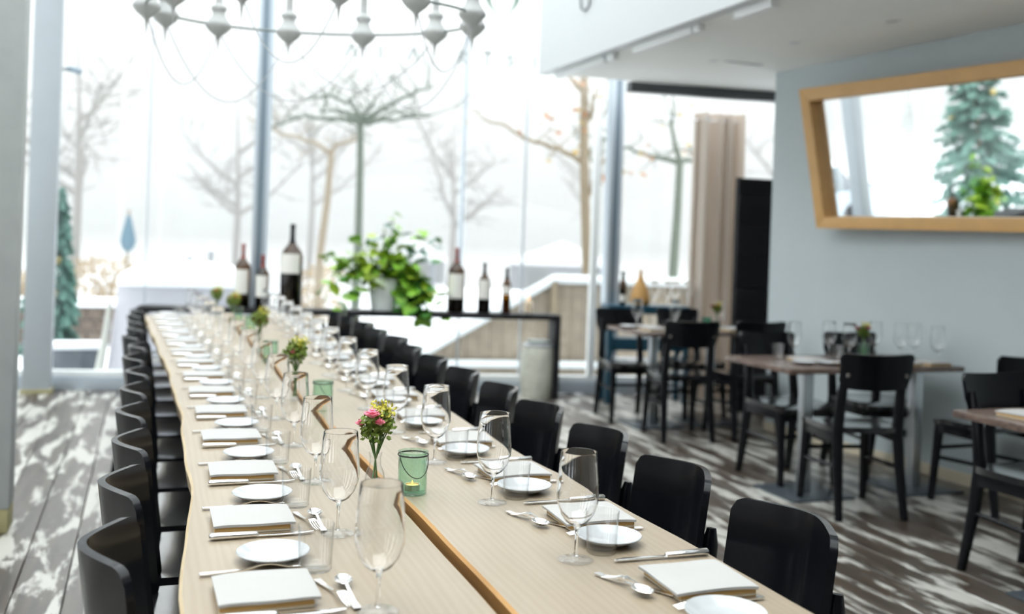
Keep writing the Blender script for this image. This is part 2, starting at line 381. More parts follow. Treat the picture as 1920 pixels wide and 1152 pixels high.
# the rest of the shell: roof over the hall with a skylight added for light, open glass side on the left, end wall behind the camera
rf = struct(put('roof', None))
RXA, RXB, RYA, RYB = -2.9, 2.9, -1.5, 8.7
for pl in ([(-3.4, -4), (3.55, -4), (3.55, RYA), (-3.4, RYA)], [(-3.4, RYB), (3.4, RYB), (3.4, 9.05), (-3.4, 9.9)], [(-3.4, RYA), (RXA, RYA), (RXA, RYB), (-3.4, RYB)], [(RXB, RYA), (3.55, RYA), (3.55, RYB), (RXB, RYB)]):
    MB().prism(pl, ZT, ZT+.2).build('roof_panel', M['roof_in'], rf)
for q in range(8):
    yy = RYA+(RYB-RYA)*q/7; MB().box(RXA, RXB, yy-.05, yy+.05, ZT+.02, ZT+.16).build('added_skylight_bar', M['mullion'], rf)
MB().box(RXA, RXB, RYA, RYB, ZT+.17, ZT+.185).build('added_skylight_glass', M['pane'], rf, smooth=0)  # unseen glazed opening, added so sky light brightens the table from above
struct(MB().box(-3.6, 7.6, -4.2, -4, 0, ZT).build('wall_front', mat('warm_grey_plaster', (.22, .21, .20), .9)))
struct(MB().box(7.6, 7.8, -4, 8.0, 0, 3).build('wall_side', M['white']))
wl = struct(put('wall_left', None))
yy = -4
while yy < 6.2:
    MB().box(-3.6, -3.4, yy, yy+1.15, 0, ZT).build('pier', M['pier'], wl); MB().box(-3.6, -3.4, yy+1.1505, yy+1.8495, 0, .5).build('parapet', M['pier'], wl); yy += 1.85
sw_ = struct(put('window_5', None))
MB().box(-3.43, -3.415, 6.7, 9.85, .13, ZT).build('pane', M['pane'], sw_, smooth=0)
MB().box(-3.48, -3.36, 6.7, 9.85, 0, .13).build('sill', M['mullion_light'], sw_, bevel=.005)

# low ceiling with its white fascia, header beam, blue wall
CZ = 2.80
low = struct(MB().prism([(3.10, 7.64), (3.46, -4), (7.6, -4), (7.6, 7.2)], CZ, CZ+.18).build('ceiling', M['ceiling']))
fs_ = struct(put('trim_4', None))
def along(a, b, t0, t1): return [a+(b-a)*t for t in (t0, t1)]
A0 = Vector((2.985, 7.66)); A1 = Vector((3.42, -4))
MB().prism([(A0.x, A0.y), (A0.x+.09, A0.y), (A1.x+.09, A1.y), (A1.x, A1.y)], CZ-.005, ZT).build('fascia_panel', M['gloss_white'], fs_, bevel=.004)
LEN = (A1-A0).length; D = (A1-A0)/LEN; Nn = Vector((-D.y, D.x))
def lip(d0, d1, z0=.05):
    p, q = A0+D*d0, A0+D*d1; ox = .092
    MB().prism([(p.x+ox, p.y), (p.x+ox+.05, p.y), (q.x+ox+.05, q.y), (q.x+ox, q.y)], CZ-z0, CZ-.002).build('fascia_batten', M['white'], fs_, bevel=.003)
lip(.12, .98); lip(1.03, 1.13); lip(1.42, 2.16); lip(2.19, 2.25); lip(2.62, 2.98); lip(3.5, 4.4)
for d in (1.0, 2.17):
    p = A0+D*d
    MB().box(p.x+.1, p.x+.14, p.y-.012, p.y+.012, CZ-.035, CZ-.001).build('batten_clip', M['steel'], fs_, bevel=.002)
struct(MB().prism([(3.80, 7.58), (7.6, 7.13), (7.6, 7.22), (3.80, 7.67)], CZ-.085, CZ-.001).build('trim_5', M['header']))
WA = Vector((4.58, 6.63)); WD = Vector((.1132, -.99357)); WN = Vector((-.99357, -.1132))
def Wp(s, off=0): return WA+WD*s+WN*off
def wprism(s0, s1, o0, o1, z0, z1, b=None):
    P = [Wp(s0, o0), Wp(s0, o1), Wp(s1, o1), Wp(s1, o0)]
    return (b or MB()).prism([(p.x, p.y) for p in P], z0, z1)
wprism(0, 10.6, -.16, 0, 0, CZ-.001).build('wall_right', M['wall'])['kind'] = 'structure'
wprism(.002, 10.6, .001, .016, 0, .07).build('baseboard_right', M['base_cream'], bevel=.003)['kind'] = 'structure'

# ------------------------------------------------------------------ snowy ground and far bank
def hill(name, pts, x0, x1, y, z, amp, mt):
    pass
gm = MB(); nx, ny = 26, 20
gv = []; gf = []
for j in range(ny+1):
    for i in range(nx+1):
        yy = -14+94*(j/ny)**1.25; xx = -60+140*i/nx
        gv.append((xx, yy, -.24+random.uniform(-.02, .03)+(.02*max(0, yy-24))))
for j in range(ny):
    for i in range(nx):
        a = j*(nx+1)+i; gf.append((a, a+1, a+nx+2, a+nx+1))
g = gm.add(gv, gf).build('ground', M['snow'], smooth=60); struct(g)
hm = MB(); hv = []; hf = []; n = 40
for i in range(n+1):
    xx = -90+220*i/n; h = 5.5+2.6*math.sin(i*.42)+1.4*math.sin(i*1.1+1)
    hv += [(xx, 84, .9), (xx, 98, .9+h*.8), (xx, 130, .9+h*1.5)]
for i in range(n):
    a = i*3; hf += [(a, a+3, a+4, a+1), (a+1, a+4, a+5, a+2)]
struct(hm.add(hv, hf).build('hill', M['hill'], smooth=60))

# snowy mist hanging over the far ground
hz_ = bpy.data.materials.new('mist'); _t, _n, _l = nodes(hz_); _n.remove(_n['Principled BSDF'])
vs_ = _n.new('ShaderNodeVolumeScatter'); vs_.inputs['Color'].default_value = (.97, .98, 1, 1); vs_.inputs['Density'].default_value = .036
_l.new(vs_.outputs[0], _n['Material Output'].inputs['Volume'])
mist = MB().box(-59, 79, 14.0, 79, -.6, 16).build('mist', hz_, smooth=0); mist['kind'] = 'stuff'

# ------------------------------------------------------------------ long oak table
def lerp(tab, y):
    if y <= tab[0][0]: return tab[0][1]
    for (a, b), (c, d) in zip(tab, tab[1:]):
        if y <= c: return b+(d-b)*(y-a)/(c-a)
    return tab[-1][1]
XL = [(.8, .07), (1.8, .078), (2.05, .084), (2.42, .109), (2.73, .12), (3.06, .124), (3.58, .128), (4.47, .12), (5.4, .092), (6.5, .05), (8.2, -.01)]
XR = [(.8, 1.14), (1.5, 1.152), (1.66, 1.159), (1.85, 1.154), (2.15, 1.139), (2.43, 1.126), (2.74, 1.112), (3.5, 1.10), (5, 1.13), (8.2, 1.20)]
XG = [(.8, .612), (1.63, .610), (2.43, .606), (3.12, .597), (4.0, .595), (8.2, .59)]
TZ = .75
lt = thing('long_table', 'long light oak communal table of two live-edge planks laid for dinner', 'table', (.6, 4.5, 0))
def plank_top(name, fa, fb, mt, label=None):
    ys = [.85+i*(8.15-.85)/72 for i in range(73)]
    wob = lambda y, k: .005*math.sin(y*5.1+k)+.003*math.sin(y*11.7+2*k)
    b = MB(); vs = []; fs = []
    for y in ys:
        a, c = fa(y)+(wob(y, 1) if fa is not gap_r else .4*wob(y, 3)), fb(y)+(wob(y, 2) if fb is not gap_l else .4*wob(y, 3))
        vs += [(a+.008, y, TZ-.055), (a, y, TZ-.006), (a+.006, y, TZ), (c-.006, y, TZ), (c, y, TZ-.006), (c-.008, y, TZ-.055)]
    n = len(ys)
    for i in range(n-1):
        for k in range(6):
            p, q = i*6+k, i*6+(k+1) % 6; fs.append((p, p+6, q+6, q))
    fs.append(tuple(range(5, -1, -1))[::-1]); fs.append(tuple(range((n-1)*6, n*6))[::-1])
    b.add([(v[0]-.6, v[1]-4.5, v[2]) for v in vs], fs)
    o = b.build(name, M['oak'], lt, smooth=35)
    o.data.materials.append(M['oak_edge']); o.data.materials.append(M['oak_live'])
    bm = bmesh.new(); bm.from_mesh(o.data); bmesh.ops.recalc_face_normals(bm, faces=bm.faces)
    for f in bm.faces:
        if abs(f.normal.z) < .8:
            xx = f.calc_center_median().x+.6
            f.material_index = 1 if .5 < xx < .72 else 2
    bm.to_mesh(o.data); bm.free()
    return o
gap_l = lambda y: lerp(XG, y)-.009
gap_r = lambda y: lerp(XG, y)+.017
plank_top('tabletop_plank', lambda y: lerp(XL, y), gap_l, M['oak'])
plank_top('tabletop_plank', gap_r, lambda y: lerp(XR, y), M['oak'])
for yy in (1.5, 4.4, 7.4):
    for xx in (.27, .93):
        MB().box(xx-.04-.6, xx+.04-.6, yy-.04-4.5, yy+.04-4.5, 0, TZ-.056).build('leg', M['black_metal'], lt, bevel=.004)
    MB().box(.2-.6, 1.0-.6, yy-.05-4.5, yy+.05-4.5, TZ-.115, TZ-.0555).build('crossbar', M['black_metal'], lt, bevel=.004)

# ------------------------------------------------------------------ chairs
def seat_mesh(wd, dp, z, th, r, dish):
    def fn(u, v):
        a = 2*u-1; b = 2*v-1
        k = math.sqrt(max(0, 1-.5*b*b*abs(b)**2*.35)); kx = math.sqrt(max(0, 1-.5*a*a*abs(a)**2*.35))
        return (a*wd/2*k, b*dp/2*kx, z-dish*(1-min(1, a*a+b*b*.8))+(-.018*max(0, b-.6)/.4))
    return MB().sheet(fn, 14, 12, th)
def make_ply_chair():
    t = thing('dining_chair', 'x', 'chair', group='black chairs along the long table')
    seat_mesh(.43, .42, .462, .018, .05, .012).build('seat', M['black_seat'], t, smooth=50)
    Wd, Z0, Z1, rc = .44, .455, .805, .045
    hw, bow, e_, rc = .186, .088, .36, .030
    def fn(u, v):
        s = (2*u-1); s = math.copysign(abs(s)**.85, s)
        d = max(0, abs(s)*hw-(hw-rc)); cut = rc-math.sqrt(max(0, rc*rc-d*d))
        z = (Z0+cut*.8)+(Z1-Z0-cut*1.8)*v
        h = (math.sqrt(s*s+e_*e_)-e_)/(math.sqrt(1+e_*e_)-e_)
        return (hw*s, -.192+bow*h-.045*(z-Z0)/.35, z)
    MB().sheet(fn, 30, 8, .017).build('backrest', M['black'], t, smooth=50)
    for s in (-1, 1):
        pts = [(s*.175, -.270, 0), (s*.170, -.225, .25), (s*.160, -.172, .46), (s*.161, -.168, .56), (s*.162, -.174, .64), (s*.161, -.180, .682)]
        MB().tube(pts, [.014, .019, .022, .024, .024, .013], 10, flat=.8).build('rear_leg', M['black'], t, smooth=60)
        MB().tube([(s*.185, .195, 0), (s*.172, .165, .45)], [.012, .019], 10).build('front_leg', M['black'], t, smooth=60)
        MB().tube([(s*.19, -.20, .43), (s*.165, .16, .43)], .014, 8).build('side_rail', M['black'], t, smooth=60)
    MB().tube([(-.165, .16, .43), (.165, .16, .43)], .014, 8).build('front_rail', M['black'], t, smooth=60)
    MB().tube([(-.19, -.20, .43), (.19, -.20, .43)], .014, 8).build('rear_rail', M['black'], t, smooth=60)
    return t
def make_cafe_chair():
    t = thing('cafe_chair', 'x', 'chair', group='black cafe chairs at the small tables')
    seat_mesh(.43, .42, .468, .03, .06, .01).build('seat', M['black_seat'], t, smooth=50)
    Z0, Z1, rc, hw = .685, .885, .03, .208
    def fn(u, v):
        s = 2*u-1; s = math.copysign(abs(s)**.8, s)
        d = max(0, abs(s)*hw-(hw-rc)); cut = rc-math.sqrt(max(0, rc*rc-d*d))
        z0 = Z0+cut+.012*(s*s); z1 = Z1-cut*.8-.010*(1-s*s)
        z = z0+(z1-z0)*v; k = .93+.07*v
        return (s*hw*k, -.232-.035*(1-s*s)-.03*(z-Z0)/.2, z)
    bk_ = MB().sheet(fn, 22, 6, .016).build('backrest', M['black'], t, smooth=50)
    for s in (-1, 1):
        MB().tube([(s*.185, -.255, 0), (s*.175, -.205, .28), (s*.170, -.185, .47), (s*.165, -.21, .66), (s*.165, -.245, .80)],
                  [.021, .028, .030, .026, .018], 10).build('rear_leg', M['black'], t, smooth=60)
        MB().tube([(s*.19, .20, 0), (s*.175, .165, .455)], [.019, .028], 10).build('front_leg', M['black'], t, smooth=60)
        MB().box(s*.185-.012, s*.185+.012, -.175, .15, .395, .452).build('side_apron', M['black'], t, bevel=.003)
        MB().tube([(s*.178, -.205, .27), (s*.182, .18, .25)], .012, 8).build('side_stretcher', M['black'], t, smooth=60)
        b = MB().lathe([(0, .003), (.009, .002), (.011, -.002)], 10, mx=Matrix.Translation((s*.165, -.272, .765)) @ Matrix.Rotation(R(90), 4, 'X'))
        b.build('bolt', M['brass'], bk_)
    MB().tube([(-.182, .19, .30), (.182, .19, .30)], .012, 8).build('front_stretcher', M['black'], t, smooth=60)
    MB().box(-.17, .17, .150, .178, .385, .452).build('apron', M['black'], t, bevel=.003)
    return t
ply = make_ply_chair(); NCH = 13
for k in range(NCH):
    for side in (0, 1):
        if side == 0:
            loc = (.160+random.uniform(-.012, .012)-(.03 if k > 7 else 0)-(.012 if k == 0 else 0), 2.04+.492*k, 0); rz = R(-90)+random.uniform(-.04, .04)
            lb = 'black bentwood dining chair, %s from the near end, left side of long table' % nth(k, NCH)
        else:
            loc = (1.212+random.uniform(-.012, .012)+(.04 if k > 7 else 0), 1.885+.497*k, 0); rz = R(90)+random.uniform(-.04, .04)
            lb = 'black bentwood dining chair, %s from the near end, right side of long table' % nth(k, NCH)
        if k == 0 and side == 0:
            ply.location = loc; ply.rotation_euler = (0, 0, rz); ply['label'] = lb
        else: dup(ply, loc, rz, lb)

# ------------------------------------------------------------------ tableware
def make_napkin():
    t = thing('folded_napkin', 'x', 'napkin', group='folded napkins')
    def cush(w_, d_, z0, z1, c=.004):
        b = MB(); b.box(-w_/2, w_/2, -d_/2, d_/2, z0, z1); return b
    cush(.160, .151, 0, .005).build('bottom_fold', M['cream'], t, bevel=.002)
    cush(.160, .149, .005, .0145).build('inner_fold', M['kraft'], t, bevel=.001)
    def top(u, v):
        a, b = 2*u-1, 2*v-1
        return (a*.0865+.004, b*.079, (.0195-.002*(abs(a)**6)-.0012*(abs(b)**6)+.001*math.sin(3*a+2*b)))
    MB().sheet(top, 10, 10, .0055).build('top_fold', M['linen'], t, smooth=60)
    return t
def make_plate():
    o = MB().lathe([(0, .0035), (.040, .0035), (.050, .006), (.071, .0175), (.0725, .019), (.0715, .0205), (.050, .0105), (.043, .008), (0, .0075)], 40).build('bread_plate', M['porcelain'], smooth=50)
    return tag(o, 'x', 'plate', 'white bread plates')
def make_knife():
    t = thing('table_knife', 'x', 'knife', group='table knives')
    MB().tube([(-.11, 0, .008), (-.105, 0, .008), (-.05, 0, .0075), (-.012, 0, .007), (-.008, 0, .007)], [.005, .0102, .0092, .0078, .005], 10, flat=.75).build('handle', M['silver'], t, smooth=60)
    MB().prism([(-.012, -.006), (.03, -.0095), (.085, -.0095), (.108, -.003), (.112, .004), (.10, .0065), (-.012, .0065)], .0035, .0055).build('blade', M['silver'], t, bevel=.0005)
    return t
def make_fork(L=.19, name='table_fork', cat='fork', grp='table forks'):
    k = L/.19; b = MB()
    def hz(x): return .003+.010*math.exp(-((x-.035)/.03)**2)
    prof = [(-.095, .0075), (-.085, .0082), (-.05, .0055), (-.01, .0032), (.02, .0035), (.035, .010), (.05, .0118)]
    for (x0, h0), (x1, h1) in zip(prof, prof[1:]):
        z0, z1 = hz(x0), hz(x1)
        b.add([(x0, -h0, z0), (x0, h0, z0), (x1, h1, z1), (x1, -h1, z1), (x0, -h0, z0+.0022), (x0, h0, z0+.0022), (x1, h1, z1+.0022), (x1, -h1, z1+.0022)],
              [(0, 1, 2, 3), (7, 6, 5, 4), (0, 3, 7, 4), (2, 1, 5, 6)])
    for i in range(4):
        y = -.0098+i*.0065; b.tube([(.049, y, hz(.05)+.001), (.07, y, .006), (.095, y*.9, .004)], [.0019, .0018, .0009], 6)
    b.v = [(v[0]*k, v[1]*k, v[2]) for v in b.v]
    o = b.build(name, M['silver'], smooth=50); return tag(o, 'x', cat, grp)
def make_spoon():
    b = MB(); prof = [(-.08, .0065), (-.07, .0072), (-.04, .0048), (.0, .0030), (.028, .0032)]
    zz = lambda x: .003+.009*math.exp(-((x-.02)/.03)**2)
    for (x0, h0), (x1, h1) in zip(prof, prof[1:]):
        z0, z1 = zz(x0), zz(x1)
        b.add([(x0, -h0, z0), (x0, h0, z0), (x1, h1, z1), (x1, -h1, z1), (x0, -h0, z0+.0022), (x0, h0, z0+.0022), (x1, h1, z1+.0022), (x1, -h1, z1+.0022)],
              [(0, 1, 2, 3), (7, 6, 5, 4), (0, 3, 7, 4), (2, 1, 5, 6)])
    def bowl(u, v):
        a = 2*math.pi*u; r = max(v, .02); return (.052+.026*r*math.cos(a), .0165*r*math.sin(a), .003+.010*r*r)
    b.sheet(bowl, 20, 6, .0015)
    o = b.build('dessert_spoon', M['silver'], smooth=60); return tag(o, 'x', 'spoon', 'dessert spoons')
def make_wine():
    t = thing('wine_glass', 'x', 'glass', group='wine glasses')
    MB().lathe([(0, 0), (.034, 0), (.0365, .001), (.0365, .002), (.03, .003), (.012, .0055), (.0045, .010), (.0001, .010)], 28).build('foot', M['glass'], t, smooth=60)
    MB().lathe([(0, .0085), (.0048, .009), (.0036, .02), (.0034, .05), (.0042, .064), (.0085, .0725), (.0005, .0745)], 14).build('stem', M['solid_glass'], t, smooth=60)
    out = [(.0005, .069), (.010, .0715), (.023, .080), (.035, .097), (.0425, .120), (.0438, .138), (.042, .165), (.0395, .195), (.0372, .224)]
    inn = [(r-.0011, z+(.002 if z < .09 else 0)) for r, z in out[1:]][::-1]+[(.0005, .0745)]
    MB().lathe(out+[(.0368, .2248), (.0361, .224)]+inn, 32).build('bowl', M['solid_glass'], t, smooth=60)
    return t
def make_tumbler():
    o = MB().lathe([(0, 0), (.029, 0), (.032, .003), (.0355, .088), (.0352, .0893), (.0340, .088), (.0305, .012), (.027, .009), (0, .0085)], 32).build('water_tumbler', M['glass'], smooth=60)
    return tag(o, 'x', 'glass', 'water tumblers')
nap = make_napkin(); pla = make_plate(); kni = make_knife(); frk = make_fork(); spo = make_spoon(); dfk = make_fork(.155, 'dessert_fork', 'fork', 'dessert forks'); win = make_wine(); tum = make_tumbler()
USED = set()
def lay(proto, loc, rz, label):
    if proto.name not in USED:
        USED.add(proto.name); proto.location = loc; proto.rotation_euler = (0, 0, rz); proto['label'] = label; return proto
    return dup(proto, loc, rz, label)
j = lambda a: random.uniform(-a, a)
NS = 14
for k in range(NS):
    for side in (0, 1):
        y = (1.82+.47*k) if side == 0 else (1.672+.463*k)
        sg = 1 if side == 0 else -1
        e = (lambda yy: lerp(XL, yy)) if side == 0 else (lambda yy: lerp(XR, yy))
        wh = '%s from the near end, %s side of long table' % (nth(k, NS), 'left' if side == 0 else 'right')
        fx = R(0) if side == 0 else R(180)
        P = lambda dx, dy, z=TZ+.0005: (e(y+dy*sg)+dx*sg, y+dy*sg, z)
        lay(nap, P(.135 if side == 0 else .140, 0), fx+j(.02), 'white folded napkin, '+wh)
        lay(pla, P(.172 if side == 0 else .182, .203 if side == 0 else .172), 0, 'white bread plate, '+wh)
        lay(kni, P(.158 if side == 0 else .125, -.108 if side == 0 else -.165), fx+j(.02)+(0 if side == 0 else -.03), 'silver table knife, '+wh)
        lay(frk, P(.125 if side == 0 else .150, .142 if side == 0 else .098), fx+.06+j(.03), 'silver table fork, '+wh)
        lay(spo, P(.285, -.03), R(90) if side == 0 else R(-75)+j(.05), 'silver dessert spoon, '+wh)
        lay(dfk, P(.260, -.02), R(-80)+j(.08) if side == 0 else R(125)+j(.05), 'silver dessert fork, '+wh)
        lay(win, P(.318 if side == 0 else .305, -.125 if side == 0 else -.20), 0, 'clear stemmed wine glass, '+wh)
        lay(tum, P(.245 if side == 0 else .228, .125 if side == 0 else -.235), 0, 'clear water tumbler, '+wh)

# ------------------------------------------------------------------ lanterns and posies
def make_lantern(name, mt, h=.108, r=.038):
    t = thing(name, 'x', 'candle holder', group='glass candle lanterns')
    MB().lathe([(0, 0), (r-.004, 0), (r-.001, .003), (r-.001, h-.012), (r+.001, h-.008), (r-.001, h-.004), (r+.001, h), (r-.002, h+.001), (r-.004, h-.004), (r-.004, .008), (0, .006)], 32).build('jar', mt, t, smooth=50)
    tc_ = MB().lathe([(0, .009), (.019, .009), (.02, .024), (.018, .024), (.018, .022)], 20).build('tealight_cup', M['steel'], t, smooth=50)
    MB().lathe([(0, .022), (.0175, .021), (.0175, .011)], 20).build('wax', M['candle_glow'], tc_)
    MB().lathe([(.0004, .023), (.0022, .026), (.0019, .029), (.0002, .034)], 8).build('flame', M['flame'], tc_, smooth=60)
    pts = [(r*1.02*math.cos(a), -.004-.030*math.sin(a), h-.008-.055*math.sin(a)) for a in [math.pi*i/14 for i in range(15)]]
    MB().tube(pts, .0011, 6).build('wire_handle', M['black_metal'], t)
    MB().lathe([(r+.0012, h-.010), (r+.0022, h-.008), (r+.0012, h-.006)], 28).build('wire_collar', M['black_metal'], t)
    return t
def petals(b, c, r, n, rings):
    for q in range(rings):
        rr = r*(1-.28*q); z = c[2]+.35*r*q
        for i in range(n):
            a = 2*math.pi*(i+.5*q)/n; u = Vector((math.cos(a), math.sin(a), 0)); v = Vector((-math.sin(a), math.cos(a), 0)); o = Vector((c[0], c[1], z))
            p = [o+u*rr*.15, o+u*rr*.7+v*rr*.42+Vector((0, 0, rr*.35)), o+u*rr*1.05+Vector((0, 0, rr*.55)), o+u*rr*.7-v*rr*.42+Vector((0, 0, rr*.35))]
            b.add(p, [(0, 1, 2, 3)])
def sprig(b, c, r, n, sz, rnd):
    for i in range(n):
        d = Vector((rnd.gauss(0, 1), rnd.gauss(0, 1), rnd.gauss(0, .8))).normalized()*r*rnd.random()**.45
        o = Vector(c)+d; a = Vector((rnd.gauss(0, 1), rnd.gauss(0, 1), rnd.gauss(.4, 1))).normalized(); s = a.orthogonal().normalized()*sz*.35
        b.add([o, o+a*sz*.5+s, o+a*sz, o+a*sz*.5-s], [(0, 1, 2, 3)])
def make_posy(loc, label, seed, blooms, r=.036, h=.205, big='yellow'):
    rnd = random.Random(seed); t = thing('flower_vase', label, 'vase', loc, -.35, 'posies in small glass vases')
    MB().lathe([(0, 0), (.022, 0), (.025, .003), (.025, .055), (.022, .07), (.015, .085), (.014, .105), (.0165, .118), (.0158, .118), (.0130, .105), (.0138, .086), (.0208, .07), (.0235, .055), (.0235, .008), (0, .006)], 28).build('vase', M['glass'], t, smooth=60)
    for i in range(11):
        a = rnd.uniform(0, 6.28); q = rnd.uniform(.3, 1)*r
        MB().tube([(-.010*math.cos(a), -.010*math.sin(a), .012), (0, 0, .10), (q*.5*math.cos(a), q*.5*math.sin(a), .15), (q*math.cos(a), q*math.sin(a), h-.01)], [.0022, .0021, .0019, .0014], 5).build('stem', M['stem'], t, smooth=60)
    b = MB(); sprig(b, (0, 0, h-.015), r*1.08, 420, .015, rnd); o = b.build('foliage', M['floret'], t, smooth=0); o['kind'] = 'stuff'
    b = MB(); sprig(b, (.012, .008, h+.018), r*.85, 150, .010, rnd); o = b.build('florets', M[big], t, smooth=0); o['kind'] = 'stuff'
    for (dx, dy, dz, rr, cm) in blooms:
        b = MB(); petals(b, (dx, dy, h+dz), rr, 7, 4); b.build('bloom', M[cm], t, smooth=0)
    return t
lan = make_lantern('candle_lantern', M['lantern'])
VY = [(.548, 2.43), (.565, 3.98), (.585, 5.50), (.56, 7.0), (.50, 7.75)]
LY = [(.655, 2.47), (.635, 3.74), (.605, 5.18), (.66, 6.80), (.64, 7.55)]
FAR = ['nearest the camera', 'second from the near end', 'third from the near end', 'fourth from the near end', 'at the far end']
BL = [[(-.008, -.030, .008, .023, 'pink'), (-.040, -.006, -.016, .014, 'pink'), (.012, -.036, -.008, .016, 'pink')], [(-.005, -.03, -.02, .017, 'pink'), (.02, -.02, 0, .012, 'yellow')],
      [(-.034, -.015, -.02, .015, 'red'), (.034, -.01, -.022, .016, 'red'), (0, -.03, -.03, .012, 'red')], [(-.02, -.02, 0, .017, 'pink'), (.02, -.015, .01, .014, 'pink')], [(0, -.025, .005, .017, 'pink')]]
for i, (px, py) in enumerate(VY):
    make_posy((px, py, TZ+.0005), 'small glass vase of %s flowers on long table, %s' % ('dark red' if i == 2 else 'pink', FAR[i]), 40+i, BL[i], r=.040 if i == 0 else .043, h=.200 if i == 0 else .205)
for i, (px, py) in enumerate(LY):
    lay(lan, (px, py, TZ+.0005), [.15, .9, 2.2, 1.3, .4][i], 'green glass candle lantern with wire handle on long table, %s' % FAR[i])

# ------------------------------------------------------------------ chandelier
CH = Vector((.70, 4.71, 2.44)); ea = Vector((.94, -.343, 0)); eb = Vector((.343, .94, 0)); EA, EB = .77, .46
ch = thing('chandelier', 'large white oval chandelier of turned spindles hanging above the long table', 'chandelier', CH)
def ring(a): return ea*(EA*math.cos(a))+eb*(EB*math.sin(a))
spm = MB().lathe([(.0004, -.150), (.003, -.115), (.0065, -.080), (.011, -.062), (.024, -.050), (.044, -.034), (.061, -.014), (.064, -.002), (.059, .008), (.048, .022), (.038, .038), (.030, .052), (.028, .062), (.037, .072), (.040, .082), (.036, .094),
                  (.021, .098), (.017, .112), (.0165, .25), (.024, .262), (.026, .27), (.015, .285), (.008, .32), (.0004, .345)], 24).mesh('spindle', M['chandelier'], 60)
angs = [17.5, 45.5, 78, 106.5, 135, 164, 186.5, 224.5, 253.5, 284.5, 311.5, 345]
for a in angs:
    p = ring(R(a)); o = put('spindle', spm, ch, p)
MB().tube([ring(2*math.pi*i/72) for i in range(73)], .0065, 8).build('ring_rod', M['rod'], ch, smooth=60)
for a in (45.5, 135, 224.5, 311.5):
    p = ring(R(a)); MB().tube([p+Vector((0, 0, .33)), Vector((0, 0, 1.5))], .004, 6).build('suspension_wire', M['cord'], ch)
MB().lathe([(0, 1.5), (.05, 1.5), (.06, 1.52), (.02, 1.56), (.02, 2.295), (0, 2.295)], 16).build('ceiling_stem', M['chandelier'], ch, smooth=50)
for a0, a1, sag in [(164, 106.5, .36), (186.5, 135, .30), (135, 78, .33), (106.5, 45.5, .27), (78, 17.5, .36), (253.5, 284.5, .28), (311.5, 345, .26)]:
    p, q = ring(R(a0)), ring(R(a1)); pts = []
    for i in range(25):
        t = i/24; v = p.lerp(q, t); v.z = -.03-sag*4*t*(1-t); pts.append(v)
    MB().tube(pts, .0028, 6).build('swag_cord', M['cord'], ch, smooth=60)
for a in angs[::2]:
    p = ring(R(a)); MB().tube([p+Vector((0, 0, -.125)), p+Vector((0, 0, -.26))], .0012, 5).build('drop_thread', M['cord'], ch)

# ------------------------------------------------------------------ lettering fixed on the glass front, cables by the fascia
def letter_o():
    b = MB(); n = 48; s0, z0 = 3.805, 3.795; rx, rz = .185, .285
    vs = []; fs = []
    for i in range(n):
        a = 2*math.pi*i/n; k = 1-.30*abs(math.cos(a))**1.3-.04; x, z = math.cos(a), math.sin(a)
        for (q, off) in ((1, -.012), (k, -.012), (k, -.006), (1, -.006)):
            kz = 1 if q == 1 else .955
            p = F(s0+rx*x*q, off, z0+rz*z*kz); vs.append(p)
    for i in range(n):
        for c in range(4):
            a, d = i*4+c, i*4+(c+1) % 4; a2, d2 = ((i+1) % n)*4+c, ((i+1) % n)*4+(c+1) % 4; fs.append((a, a2, d2, d))
    return b.add(vs, fs)
tag(letter_o().build('window_lettering', M['letter'], smooth=30), 'large pale green letter O fixed on the upper glass front', 'lettering')
lo = thing('small_lettering', 'row of small faint grey letters on the glass front below the large letter', 'lettering')
def stroke(b, s, z, pts, wd=.012):
    for (a, c), (d, e_) in zip(pts, pts[1:]):
        dx, dz = d-a, e_-c; L = math.hypot(dx, dz); nx_, nz_ = -dz/L*wd, dx/L*wd
        P = [(s+a+nx_, z+c+nz_), (s+d+nx_, z+e_+nz_), (s+d-nx_, z+e_-nz_), (s+a-nx_, z+c-nz_)]
        b.add([F(p, -.010, q) for p, q in P]+[F(p, -.006, q) for p, q in P], [(0, 1, 2, 3), (7, 6, 5, 4), (0, 4, 5, 1), (1, 5, 6, 2), (2, 6, 7, 3), (3, 7, 4, 0)])
GL = {'A': [(-.05, -.06), (0, .06), (.05, -.06)], 'I': [(0, -.06), (0, .06)], 'R': [(-.035, -.06), (-.035, .06), (.03, .035), (-.03, 0), (.04, -.06)], 'T': [(-.04, .06), (.04, .06), (0, .058), (0, -.06)], 'S': [(.035, .05), (-.03, .03), (.03, -.02), (-.035, -.055)]}
for s, gname in ((2.44, 'A'), (2.70, 'I'), (3.0, 'A'), (3.46, 'R'), (3.68, 'T'), (3.90, 'S'), (4.13, 'I')):
    b = MB(); stroke(b, s, 3.09, GL[gname]); b.build('letter', M['letter_faint'], lo, smooth=0)
cb = [Vector((3.02, 6.9, 3.36)), Vector((3.03, 6.86, 3.10)), Vector((3.035, 6.80, 3.075)), Vector((3.04, 6.74, 3.10)), Vector((3.03, 6.70, 3.36))]
tag(MB().tube([p+Vector((-.03, 0, .07)) for p in cb], .006, 8).build('hanging_cable', M['black_metal'], smooth=60), 'short dark cable loop hanging before the end of the white fascia', 'cable')
pts = [Vector((3.13, 5.45+(-.75)*t, 3.02-.14*4*t*(1-t)+.02)) for t in [i/20 for i in range(21)]]
tag(MB().tube(pts, .004, 6).build('sagging_wire', M['black_metal'], smooth=60), 'thin dark wire sagging along the white fascia under the roof', 'wire')
